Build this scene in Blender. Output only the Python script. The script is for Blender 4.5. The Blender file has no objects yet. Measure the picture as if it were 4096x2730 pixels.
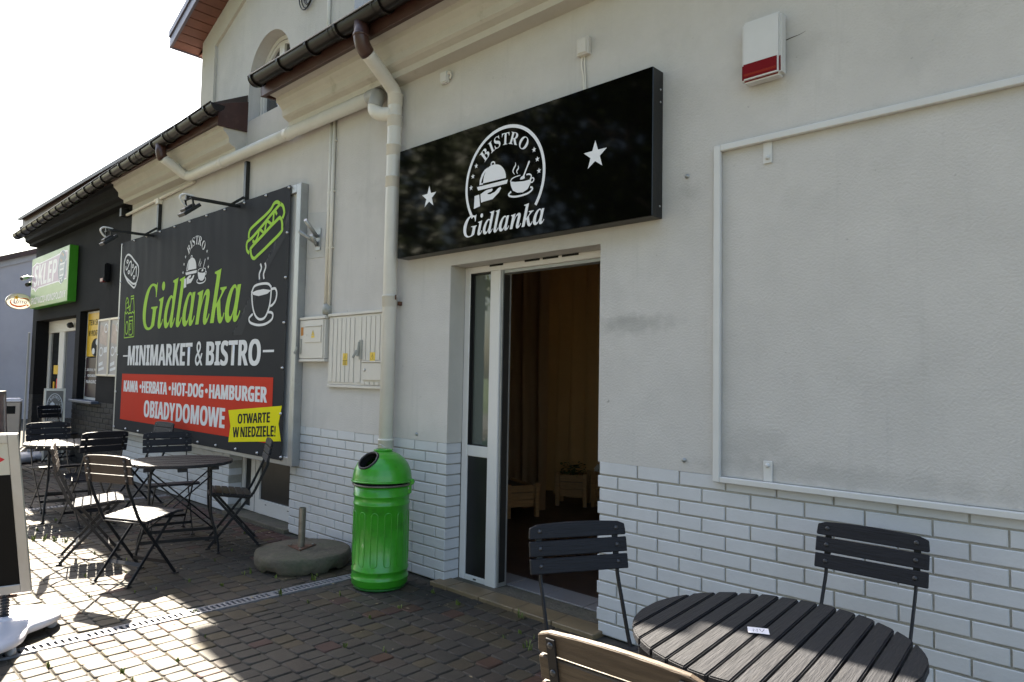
import bpy, bmesh, math, random
from mathutils import Vector, Matrix
PI = math.pi
S = bpy.context.scene
C = S.collection
rnd = random.Random(7)
R = math.radians

# ------------------------------------------------------------------ camera
YAW, PITCH, ROLL = R(43.4529), R(2.9945), R(1.0552)
cam_d = bpy.data.cameras.new('camera')
cam_d.sensor_width = 36.0
cam_d.lens = 36.0 * 2789.0 / 4096.0
cam_d.clip_start = 0.05
cam_d.clip_end = 2000
cam = bpy.data.objects.new('camera', cam_d)
C.objects.link(cam)
fw = Vector((-math.sin(YAW) * math.cos(PITCH), math.cos(YAW) * math.cos(PITCH), math.sin(PITCH)))
rt = Vector((math.cos(YAW), math.sin(YAW), 0))
up = rt.cross(fw)
r2 = math.cos(ROLL) * rt + math.sin(ROLL) * up
u2 = -math.sin(ROLL) * rt + math.cos(ROLL) * up
cam.matrix_world = Matrix(((r2.x, u2.x, -fw.x, 0.0), (r2.y, u2.y, -fw.y, -3.3084),
                           (r2.z, u2.z, -fw.z, 1.4512), (0, 0, 0, 1)))
S.camera = cam
# ------------------------------------------------------------------ sky, sun, exposure
SUN = Vector((-0.835, 0.245, 1.0)).normalized()
w = bpy.data.worlds.new('World')
S.world = w
w.use_nodes = True
nt = w.node_tree
sky = nt.nodes.new('ShaderNodeTexSky')
sky.sky_type = 'NISHITA'
sky.sun_disc = False
sky.sun_elevation = math.asin(SUN.z)
sky.sun_rotation = math.atan2(SUN.x, SUN.y) % (2 * PI)
sky.air_density = 1.3
sky.dust_density = 3.0
sky.ozone_density = 1.0
nt.links.new(sky.outputs[0], nt.nodes['Background'].inputs[0])
nt.nodes['Background'].inputs[1].default_value = 0.05
sl = bpy.data.lights.new('sun', 'SUN')
sl.energy = 5.0
sl.angle = R(0.53)
sl.color = (1.0, 0.91, 0.76)
so = bpy.data.objects.new('sun', sl)
C.objects.link(so)
so.rotation_euler = (-SUN).to_track_quat('-Z', 'Y').to_euler()
so.location = (-20, 6, 24)
S.view_settings.view_transform = 'Standard'
S.view_settings.look = 'None'
S.view_settings.exposure = 3.0
S.view_settings.gamma = 1.0
S.view_settings.use_curve_mapping = False
S.cycles.max_bounces = 8

# ------------------------------------------------------------------ materials
def mat(name, col, rough=0.6, metal=0.0, var=0.0, vscale=6.0, bump=0.0, bscale=60.0, spec=0.5, stain=None, stain_scale=1.2,
        stain_lo=0.58, stain_hi=0.75, coat=0.0, stretch=None):
    m = bpy.data.materials.new(name)
    m.use_nodes = True
    t = m.node_tree
    N, L = t.nodes, t.links
    b = N['Principled BSDF']
    b.inputs['Base Color'].default_value = (*col, 1)
    b.inputs['Roughness'].default_value = rough
    b.inputs['Metallic'].default_value = metal
    b.inputs['Specular IOR Level'].default_value = spec
    b.inputs['Coat Weight'].default_value = coat
    tc = N.new('ShaderNodeTexCoord')
    src = tc.outputs['Object']
    if stretch:
        mp = N.new('ShaderNodeMapping')
        mp.inputs['Scale'].default_value = stretch
        L.new(src, mp.inputs[0])
        src = mp.outputs[0]
    out = None
    if var > 0:
        n = N.new('ShaderNodeTexNoise')
        n.inputs['Scale'].default_value = vscale
        n.inputs['Detail'].default_value = 6
        n.inputs['Roughness'].default_value = 0.65
        L.new(src, n.inputs['Vector'])
        r = N.new('ShaderNodeValToRGB')
        r.color_ramp.elements[0].position = 0.3
        r.color_ramp.elements[1].position = 0.7
        r.color_ramp.elements[0].color = (*[max(0, c * (1 - var)) for c in col], 1)
        r.color_ramp.elements[1].color = (*[min(1, c * (1 + var)) for c in col], 1)
        L.new(n.outputs['Fac'], r.inputs[0])
        out = r.outputs[0]
        rr = N.new('ShaderNodeMath')
        rr.operation = 'MULTIPLY_ADD'
        rr.inputs[1].default_value = 0.22
        rr.inputs[2].default_value = rough - 0.11
        L.new(n.outputs['Fac'], rr.inputs[0])
        L.new(rr.outputs[0], b.inputs['Roughness'])
    if stain:
        n2 = N.new('ShaderNodeTexNoise')
        n2.inputs['Scale'].default_value = stain_scale
        n2.inputs['Detail'].default_value = 8
        n2.inputs['Roughness'].default_value = 0.7
        L.new(src, n2.inputs['Vector'])
        mr = N.new('ShaderNodeMapRange')
        mr.inputs[1].default_value = stain_lo
        mr.inputs[2].default_value = stain_hi
        L.new(n2.outputs['Fac'], mr.inputs[0])
        mx = N.new('ShaderNodeMix')
        mx.data_type = 'RGBA'
        L.new(mr.outputs[0], mx.inputs[0])
        if out is not None:
            L.new(out, mx.inputs[6])
        else:
            mx.inputs[6].default_value = (*col, 1)
        mx.inputs[7].default_value = (*stain, 1)
        out = mx.outputs[2]
    if out is not None:
        L.new(out, b.inputs['Base Color'])
    if bump > 0:
        n3 = N.new('ShaderNodeTexNoise')
        n3.inputs['Scale'].default_value = bscale
        n3.inputs['Detail'].default_value = 4
        L.new(src, n3.inputs['Vector'])
        bp = N.new('ShaderNodeBump')
        bp.inputs['Strength'].default_value = bump
        bp.inputs['Distance'].default_value = 0.01
        L.new(n3.outputs['Fac'], bp.inputs['Height'])
        L.new(bp.outputs[0], b.inputs['Normal'])
    return m

M = {}
M['stucco'] = mat('stucco', (0.53, 0.51, 0.485), 0.9, var=0.06, vscale=3.0, bump=0.38, bscale=85, spec=0.2,
                  stain=(0.43, 0.42, 0.40), stain_scale=0.9, stain_lo=0.56, stain_hi=0.8)
def wall_marks(m):
    t = m.node_tree
    N, L = t.nodes, t.links
    b_ = N['Principled BSDF']
    src = b_.inputs['Base Color'].links[0].from_socket
    tc = [n for n in N if n.type == 'TEX_COORD'][0]
    mp = N.new('ShaderNodeMapping'); mp.inputs['Scale'].default_value = (7, 7, 0.55)
    L.new(tc.outputs['Object'], mp.inputs[0])
    n1 = N.new('ShaderNodeTexNoise'); n1.inputs['Scale'].default_value = 1.0; n1.inputs['Detail'].default_value = 7; n1.inputs['Roughness'].default_value = 0.7
    L.new(mp.outputs[0], n1.inputs['Vector'])
    r1 = N.new('ShaderNodeMapRange'); r1.inputs[1].default_value = 0.56; r1.inputs[2].default_value = 0.80; r1.inputs[4].default_value = 0.5
    L.new(n1.outputs['Fac'], r1.inputs[0])
    mx = N.new('ShaderNodeMix'); mx.data_type = 'RGBA'
    L.new(r1.outputs[0], mx.inputs[0]); L.new(src, mx.inputs[6]); mx.inputs[7].default_value = (0.37, 0.365, 0.35, 1)
    # specks of dirt
    n2 = N.new('ShaderNodeTexNoise'); n2.inputs['Scale'].default_value = 26; n2.inputs['Detail'].default_value = 3
    L.new(tc.outputs['Object'], n2.inputs['Vector'])
    r2_ = N.new('ShaderNodeMapRange'); r2_.inputs[1].default_value = 0.71; r2_.inputs[2].default_value = 0.78; r2_.inputs[4].default_value = 0.6
    L.new(n2.outputs['Fac'], r2_.inputs[0])
    mx2 = N.new('ShaderNodeMix'); mx2.data_type = 'RGBA'
    L.new(r2_.outputs[0], mx2.inputs[0]); L.new(mx.outputs[2], mx2.inputs[6]); mx2.inputs[7].default_value = (0.20, 0.195, 0.18, 1)
    # scuffed smear right of the door and grime round the bolts
    last = mx2.outputs[2]
    for (cx, cz, sx, sz, k_) in ((3.80, 1.765, 0.34, 0.075, 0.42), (3.74, 1.80, 0.14, 0.05, 0.3), (4.16, 2.46, 0.10, 0.06, 0.25), (4.62, 3.05, 0.34, 0.10, 0.18), (4.95, 1.03, 0.9, 0.07, 0.25), (4.5, 1.15, 0.25, 0.14, 0.2)):
        sp = N.new('ShaderNodeVectorMath'); sp.operation = 'SUBTRACT'; sp.inputs[1].default_value = (cx, 0, cz)
        L.new(tc.outputs['Object'], sp.inputs[0])
        sc = N.new('ShaderNodeVectorMath'); sc.operation = 'MULTIPLY'; sc.inputs[1].default_value = (1 / sx, 0, 1 / sz)
        L.new(sp.outputs[0], sc.inputs[0])
        ln = N.new('ShaderNodeVectorMath'); ln.operation = 'LENGTH'
        L.new(sc.outputs[0], ln.inputs[0])
        nz_ = N.new('ShaderNodeTexNoise'); nz_.inputs['Scale'].default_value = 14; nz_.inputs['Detail'].default_value = 6
        L.new(tc.outputs['Object'], nz_.inputs['Vector'])
        ad = N.new('ShaderNodeMath'); ad.operation = 'MULTIPLY_ADD'; ad.inputs[1].default_value = 1.6
        L.new(nz_.outputs['Fac'], ad.inputs[0]); L.new(ln.outputs['Value'], ad.inputs[2])
        rr = N.new('ShaderNodeMapRange'); rr.inputs[1].default_value = 1.15; rr.inputs[2].default_value = 1.75; rr.inputs[3].default_value = k_; rr.inputs[4].default_value = 0.0
        L.new(ad.outputs[0], rr.inputs[0])
        mm = N.new('ShaderNodeMix'); mm.data_type = 'RGBA'
        L.new(rr.outputs[0], mm.inputs[0]); L.new(last, mm.inputs[6]); mm.inputs[7].default_value = (0.27, 0.265, 0.25, 1)
        last = mm.outputs[2]
    L.new(last, b_.inputs['Base Color'])
wall_marks(M['stucco'])
M['cornice'] = mat('cornice_paint', (0.50, 0.475, 0.425), 0.8, var=0.06, vscale=4, bump=0.15, bscale=40, spec=0.2,
                   stain=(0.30, 0.27, 0.21), stain_scale=3.5, stain_lo=0.62, stain_hi=0.8)
M['brick'] = mat('white_painted_brick', (0.55, 0.555, 0.565), 0.62, var=0.07, vscale=2.5, bump=0.12, bscale=55, spec=0.3,
                 stain=(0.43, 0.42, 0.39), stain_scale=2.4, stain_lo=0.62, stain_hi=0.8)
M['mortar'] = mat('mortar', (0.35, 0.335, 0.295), 0.95, var=0.2, vscale=9, bump=0.4, bscale=120, spec=0.1)
M['darkwall'] = mat('charcoal_wall_paint', (0.0070, 0.0070, 0.0082), 0.8, var=0.15, vscale=3, bump=0.25, bscale=70, spec=0.15,
                    stain=(0.012, 0.0118, 0.0115), stain_scale=2)
M['darkbrick'] = mat('charcoal_painted_brick', (0.009, 0.0098, 0.012), 0.6, spec=0.25, var=0.2, vscale=4, bump=0.2, bscale=60)
M['darkmortar'] = mat('charcoal_mortar', (0.010, 0.010, 0.011), 0.9, bump=0.2)
M['gutter'] = mat('dark_brown_gutter', (0.011, 0.0085, 0.0075), 0.34, spec=0.3)
M['fascia'] = mat('brown_fascia_board', (0.055, 0.022, 0.016), 0.5, var=0.3, vscale=5, bump=0.1, stain=(0.10, 0.05, 0.035), stain_scale=3)
M['soffit'] = mat('brown_soffit_boards', (0.16, 0.065, 0.045), 0.5, var=0.2, vscale=4)
M['vergetrim'] = mat('grey_violet_verge_metal', (0.11, 0.10, 0.13), 0.35, var=0.1)
M['rooftile'] = mat('roof_sheet', (0.05, 0.035, 0.03), 0.5, var=0.2)
M['pvc'] = mat('cream_painted_pipe', (0.66, 0.64, 0.59), 0.42, var=0.05, vscale=5, stain=(0.45, 0.42, 0.36), stain_scale=4, stain_lo=0.63, stain_hi=0.85)
M['pvcplain'] = mat('cream_pipe_coupling', (0.645, 0.625, 0.575), 0.42, var=0.04, vscale=5)
M['pvcgrey'] = mat('grey_pipe', (0.33, 0.33, 0.32), 0.5, var=0.05)
M['pvcbrown'] = mat('brown_pipe', (0.060, 0.026, 0.020), 0.4, var=0.1)
M['conduit'] = mat('cream_cable_conduit', (0.68, 0.64, 0.56), 0.5, var=0.05)
M['whiteframe'] = mat('white_upvc', (0.66, 0.64, 0.62), 0.35, var=0.03, vscale=3)
M['blackpanel'] = mat('black_door_panel', (0.008, 0.0075, 0.008), 0.35, var=0.2, vscale=10)
M['vent'] = mat('vent_slot_black', (0.004, 0.004, 0.004), 0.8)
M['gasket'] = mat('black_gasket', (0.012, 0.012, 0.012), 0.5)
M['glass'] = mat('door_glass', (0.10, 0.115, 0.10), 0.03, spec=0.9)
M['darkglass'] = mat('dark_window_glass', (0.03, 0.032, 0.035), 0.03, spec=0.9)
M['signblack'] = mat('black_acrylic', (0.0015, 0.0015, 0.0015), 0.05, spec=0.13)
M['signedge'] = mat('black_sign_casing', (0.006, 0.006, 0.006), 0.4, var=0.2, bump=0.1)
M['printwhite'] = mat('white_lettering', (0.74, 0.74, 0.76), 0.45)
M['vinyl'] = mat('charcoal_banner_vinyl', (0.022, 0.0235, 0.0275), 0.66, spec=0.10, var=0.08, vscale=1.2)
M['vinylstripe'] = mat('grey_banner_stripe', (0.034, 0.0355, 0.040), 0.66, spec=0.10)
M['bwhite'] = mat('white_banner_print', (0.72, 0.72, 0.73), 0.7, spec=0.1)
M['lime'] = mat('lime_banner_print', (0.36, 0.60, 0.075), 0.7, spec=0.1, var=0.05)
M['redprint'] = mat('red_banner_print', (0.54, 0.042, 0.020), 0.7, spec=0.08, var=0.06, vscale=1)
M['yellowprint'] = mat('yellow_banner_print', (0.78, 0.70, 0.008), 0.7, spec=0.1)
M['blackprint'] = mat('black_banner_print', (0.02, 0.02, 0.02), 0.7, spec=0.1)
M['steel'] = mat('galvanised_frame', (0.36, 0.37, 0.37), 0.42, metal=0.55, var=0.12, vscale=7, stain=(0.25, 0.25, 0.25), stain_scale=3)
M['blackmetal'] = mat('black_metal', (0.012, 0.013, 0.013), 0.4, var=0.2)
M['rivet'] = mat('eyelet_metal', (0.5, 0.5, 0.5), 0.35, metal=0.8)
M['cabinet'] = mat('cream_cabinet', (0.57, 0.54, 0.49), 0.5, var=0.05, stain=(0.50, 0.46, 0.38), stain_scale=5)
M['cabshadow'] = mat('cabinet_gap', (0.04, 0.035, 0.03), 0.8)
M['handlegrey'] = mat('grey_handle', (0.30, 0.30, 0.27), 0.5)
M['warnyellow'] = mat('warning_yellow', (0.72, 0.50, 0.05), 0.5)
M['warnorange'] = mat('faded_orange_label', (0.45, 0.18, 0.03), 0.7, var=0.3, vscale=60)
M['alarmwhite'] = mat('white_alarm_case', (0.60, 0.595, 0.58), 0.4, var=0.03, stain=(0.5, 0.48, 0.44), stain_scale=6, stain_lo=0.65)
M['alarmred'] = mat('red_alarm_lens', (0.17, 0.006, 0.010), 0.3, spec=0.2)
M['alarmorange'] = mat('amber_alarm_lens', (0.24, 0.02, 0.008), 0.4, spec=0.2)
M['bingreen'] = mat('green_enamel', (0.038, 0.31, 0.014), 0.32, var=0.22, vscale=3.5, coat=0.4, bump=0.05, bscale=14, stain=(0.028, 0.12, 0.018), stain_scale=6, stain_lo=0.56, stain_hi=0.78)
M['bindark'] = mat('dark_green_enamel', (0.015, 0.14, 0.02), 0.35, var=0.2)
M['rubber'] = mat('black_rubber', (0.012, 0.012, 0.014), 0.5)
M['binshade'] = mat('bin_shade_black', (0.003, 0.003, 0.003), 0.9)  # near-black colour stands in for the shade inside the bins
M['concrete'] = mat('mossy_concrete', (0.098, 0.085, 0.062), 0.95, var=0.35, vscale=9, bump=0.9, bscale=45, stain=(0.07, 0.075, 0.045), stain_scale=5, stain_lo=0.5, stain_hi=0.7)
M['rust'] = mat('rusted_steel', (0.10, 0.045, 0.025), 0.8, var=0.4, vscale=30, bump=0.3)
M['poststeel'] = mat('worn_steel_tube', (0.22, 0.20, 0.17), 0.45, metal=0.7, var=0.3, vscale=14, stain=(0.14, 0.08, 0.04), stain_scale=8)
M['wood'] = mat('charcoal_painted_wood', (0.0145, 0.015, 0.0195), 0.52, spec=0.23, var=0.3, vscale=5, bump=0.25, bscale=9, stretch=(1.5, 22, 22), stain=(0.024, 0.023, 0.025), stain_scale=2.5, stain_lo=0.6, stain_hi=0.8)
M['woodworn'] = mat('worn_brown_grey_wood', (0.066, 0.047, 0.032), 0.5, spec=0.35, var=0.3, vscale=5, bump=0.25, bscale=9, stretch=(1.5, 22, 22), stain=(0.10, 0.075, 0.05), stain_scale=2.5, stain_lo=0.5, stain_hi=0.75)
M['woodfaded'] = mat('faded_brown_grey_wood', (0.034, 0.026, 0.022), 0.5, spec=0.25, var=0.3, vscale=5, bump=0.25, bscale=9, stretch=(1.5, 22, 22))
M['woodtable'] = mat('weathered_charcoal_tabletop', (0.016, 0.0162, 0.0195), 0.55, spec=0.32, var=0.3, vscale=6, bump=0.35, bscale=10, stretch=(22, 1.5, 22), stain=(0.027, 0.026, 0.027), stain_scale=2.2, stain_lo=0.55, stain_hi=0.8)
M['chairmetal'] = mat('charcoal_chair_metal', (0.0085, 0.009, 0.0115), 0.45, spec=0.3, var=0.15)
M['bolt'] = mat('chair_bolt', (0.06, 0.06, 0.065), 0.3, metal=0.6)
M['paper'] = mat('white_paper', (0.75, 0.74, 0.78), 0.8)
M['ink'] = mat('dark_ink', (0.02, 0.02, 0.06), 0.6)
M['alu'] = mat('silver_snap_frame', (0.50, 0.47, 0.43), 0.32, metal=0.6, var=0.06)
M['poster_cream'] = mat('cream_poster', (0.62, 0.55, 0.42), 0.5)
M['poster_black'] = mat('black_poster', (0.007, 0.006, 0.0055), 0.35, spec=0.15)
M['posterred'] = mat('red_poster_ink', (0.65, 0.01, 0.02), 0.45)
M['baseplastic'] = mat('white_grey_plastic_base', (0.60, 0.59, 0.64), 0.4, var=0.05, vscale=3)
M['greyplastic'] = mat('grey_plastic_base', (0.34, 0.35, 0.38), 0.5, var=0.1)
M['grate'] = mat('galvanised_grate', (0.20, 0.20, 0.215), 0.5, metal=0.2, var=0.25, vscale=20)
M['drainshade'] = mat('drain_shade_dark', (0.006, 0.006, 0.006), 0.95)
M['tilestep'] = mat('ochre_step_tiles', (0.17, 0.125, 0.07), 0.5, var=0.25, vscale=6)
M['tilefloor'] = mat('grey_floor_tiles', (0.20, 0.19, 0.19), 0.4, var=0.1)
M['floordark'] = mat('dark_floor', (0.035, 0.022, 0.018), 0.4, var=0.2)
M['curtain'] = mat('brown_curtain', (0.42, 0.29, 0.145), 0.85, var=0.12, vscale=2)
M['darkcurtain'] = mat('dark_brown_curtain', (0.40, 0.26, 0.14), 0.85, var=0.12, vscale=2)
M['pine'] = mat('pine_planks', (0.36, 0.21, 0.09), 0.6, var=0.2, vscale=4, stretch=(2, 2, 14))
M['inwall'] = mat('interior_wall', (0.45, 0.40, 0.32), 0.9)
M['leaf'] = mat('plant_leaf', (0.035, 0.075, 0.018), 0.6, var=0.3, vscale=20)
M['whitecloth'] = mat('white_cloth', (0.6, 0.6, 0.6), 0.8)
M['sklepgreen'] = mat('green_sign_casing', (0.045, 0.26, 0.008), 0.4, var=0.05)
M['sklepface'] = mat('pale_green_sign_face', (0.21, 0.36, 0.13), 0.35, var=0.05)
M['skleplilac'] = mat('faded_pink_print', (0.50, 0.36, 0.50), 0.4)
M['sklepwhite'] = mat('faded_white_print', (0.86, 0.84, 0.88), 0.4)
M['sklepblue'] = mat('faded_navy_print', (0.13, 0.19, 0.27), 0.4)
M['fruit'] = mat('faded_orange_print', (0.6, 0.35, 0.15), 0.4)
M['lottored'] = mat('orange_sign_print', (0.80, 0.16, 0.02), 0.4)
M['lottoyel'] = mat('amber_sign_print', (0.85, 0.48, 0.01), 0.4)
M['lottoblue'] = mat('navy_sign_print', (0.02, 0.03, 0.22), 0.4)
M['lottowhite'] = mat('cream_sign_face', (0.85, 0.74, 0.62), 0.4)
M['neigh'] = mat('grey_violet_render', (0.40, 0.375, 0.40), 0.9, var=0.10, vscale=0.8, bump=0.2, bscale=40, spec=0.2, stain=(0.32, 0.30, 0.31), stain_scale=0.5)
M['neightrim'] = mat('pale_rake_trim', (0.40, 0.38, 0.39), 0.8, var=0.1)
M['binsteel'] = mat('beige_steel_bin', (0.36, 0.31, 0.27), 0.45, var=0.06)
M['posterpink'] = mat('pale_poster_print', (0.34, 0.31, 0.32), 0.4, var=0.25, vscale=3.5)
M['postermix'] = mat('poster_photo_print', (0.40, 0.30, 0.27), 0.4, var=0.4, vscale=6)
M['posteryel'] = mat('yellow_poster_paper', (0.72, 0.44, 0.015), 0.4)
M['posterplum'] = mat('plum_poster_paper', (0.035, 0.018, 0.026), 0.35)
M['bluegrey'] = mat('blue_grey_window_sill', (0.06, 0.075, 0.11), 0.5, var=0.2)
M['asphalt'] = mat('asphalt', (0.06, 0.058, 0.055), 0.9, var=0.25, vscale=10, bump=0.3, bscale=80)
M['verge'] = mat('grass_ground', (0.05, 0.075, 0.022), 0.95, var=0.4, vscale=2.5, bump=0.4, bscale=30)
M['sand'] = mat('joint_sand', (0.042, 0.037, 0.029), 0.95, var=0.35, vscale=14, bump=0.3, bscale=90, stain=(0.05, 0.06, 0.025), stain_scale=3, stain_lo=0.55)
M['bark'] = mat('tree_bark', (0.09, 0.075, 0.055), 0.9, var=0.3, vscale=8, bump=0.6, bscale=20)
M['cable'] = mat('black_cable', (0.01, 0.01, 0.012), 0.5)
M['crack'] = mat('plaster_crack', (0.06, 0.055, 0.05), 0.9)
M['patch'] = mat('smooth_plaster_patch', (0.46, 0.455, 0.44), 0.85, var=0.06, bump=0.1, bscale=50)

def translucent(m, col, k):
    t = m.node_tree
    b_ = t.nodes['Principled BSDF']
    tr = t.nodes.new('ShaderNodeBsdfTranslucent')
    tr.inputs[0].default_value = (*col, 1)
    mx = t.nodes.new('ShaderNodeMixShader')
    mx.inputs[0].default_value = k
    t.links.new(b_.outputs[0], mx.inputs[1])
    t.links.new(tr.outputs[0], mx.inputs[2])
    t.links.new(mx.outputs[0], t.nodes['Material Output'].inputs[0])
translucent(M['curtain'], (0.40, 0.30, 0.17), 0.40)
translucent(M['darkcurtain'], (0.40, 0.26, 0.14), 0.40)
for k_ in ('lottored', 'lottoyel', 'lottoblue', 'lottowhite'):
    translucent(M[k_], M[k_].node_tree.nodes['Principled BSDF'].inputs[0].default_value[:3], 0.14)
def crown_mat():
    m = bpy.data.materials.new('tree_leaves')
    m.use_nodes = True
    t = m.node_tree
    b = t.nodes['Principled BSDF']
    a = t.nodes.new('ShaderNodeAttribute')
    a.attribute_name = 'tint'
    r = t.nodes.new('ShaderNodeValToRGB')
    r.color_ramp.elements[0].color = (0.030, 0.055, 0.010, 1)
    r.color_ramp.elements[1].color = (0.13, 0.17, 0.022, 1)
    t.links.new(a.outputs['Fac'], r.inputs[0])
    t.links.new(r.outputs[0], b.inputs['Base Color'])
    b.inputs['Roughness'].default_value = 0.55
    return m
M['crown'] = crown_mat()

def paver_mat():
    m = bpy.data.materials.new('concrete_setts')
    m.use_nodes = True
    t = m.node_tree
    N, L = t.nodes, t.links
    b = N['Principled BSDF']
    b.inputs['Roughness'].default_value = 0.66
    b.inputs['Specular IOR Level'].default_value = 0.27
    a = N.new('ShaderNodeAttribute')
    a.attribute_name = 'tint'
    r = N.new('ShaderNodeValToRGB')
    cr = r.color_ramp
    cr.interpolation = 'LINEAR'
    cols = [(0.0, (0.0395, 0.0348, 0.0290)), (0.25, (0.0500, 0.0436, 0.0348)), (0.5, (0.0476, 0.0378, 0.0302)), (0.7, (0.0650, 0.0517, 0.0308)),
            (0.82, (0.0534, 0.0360, 0.0284)), (0.9, (0.0581, 0.0261, 0.0221)), (1.0, (0.0784, 0.0569, 0.0261))]
    cr.elements[0].position, cr.elements[0].color = cols[0][0], (*cols[0][1], 1)
    cr.elements[1].position, cr.elements[1].color = cols[-1][0], (*cols[-1][1], 1)
    for p, c in cols[1:-1]:
        e = cr.elements.new(p)
        e.color = (*c, 1)
    L.new(a.outputs['Fac'], r.inputs[0])
    tc = N.new('ShaderNodeTexCoord')
    n = N.new('ShaderNodeTexNoise')
    n.inputs['Scale'].default_value = 90
    n.inputs['Detail'].default_value = 5
    L.new(tc.outputs['Object'], n.inputs['Vector'])
    n2 = N.new('ShaderNodeTexNoise')
    n2.inputs['Scale'].default_value = 2.2
    n2.inputs['Detail'].default_value = 7
    n2.inputs['Roughness'].default_value = 0.7
    L.new(tc.outputs['Object'], n2.inputs['Vector'])
    mr = N.new('ShaderNodeMapRange')
    mr.inputs[1].default_value = 0.3
    mr.inputs[2].default_value = 0.75
    mr.inputs[3].default_value = 0.72
    mr.inputs[4].default_value = 1.25
    L.new(n2.outputs['Fac'], mr.inputs[0])
    mr2 = N.new('ShaderNodeMapRange')
    mr2.inputs[3].default_value = 0.7
    mr2.inputs[4].default_value = 1.3
    L.new(n.outputs['Fac'], mr2.inputs[0])
    mm = N.new('ShaderNodeMath')
    mm.operation = 'MULTIPLY'
    L.new(mr.outputs[0], mm.inputs[0])
    L.new(mr2.outputs[0], mm.inputs[1])
    vm = N.new('ShaderNodeVectorMath')
    vm.operation = 'SCALE'
    L.new(r.outputs[0], vm.inputs[0])
    L.new(mm.outputs[0], vm.inputs['Scale'])
    L.new(vm.outputs[0], b.inputs['Base Color'])
    bp = N.new('ShaderNodeBump')
    bp.inputs['Strength'].default_value = 0.35
    bp.inputs['Distance'].default_value = 0.004
    L.new(n.outputs['Fac'], bp.inputs['Height'])
    L.new(bp.outputs[0], b.inputs['Normal'])
    return m
M['paver'] = paver_mat()

# ------------------------------------------------------------------ object helpers
ORG = {}
def tag(o, label=None, cat=None, group=None, kind=None):
    if label: o['label'] = label
    if cat: o['category'] = cat
    if group: o['group'] = group
    if kind: o['kind'] = kind
    return o
def thing(name, label, cat, loc=(0, 0, 0), rot=0.0, group=None):
    o = bpy.data.objects.new(name, None)
    C.objects.link(o)
    o.empty_display_size = 0.1
    o.location = loc
    o.rotation_euler = (0, 0, rot)
    ORG[o.name] = Vector(loc)
    return tag(o, label, cat, group)
def copy_tree(o, parent=None):
    c = o.copy()
    C.objects.link(c)
    c.parent = parent
    for ch in list(o.children):
        copy_tree(ch, c)
    return c
def vec(p): return p if isinstance(p, Vector) else Vector(p)

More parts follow.
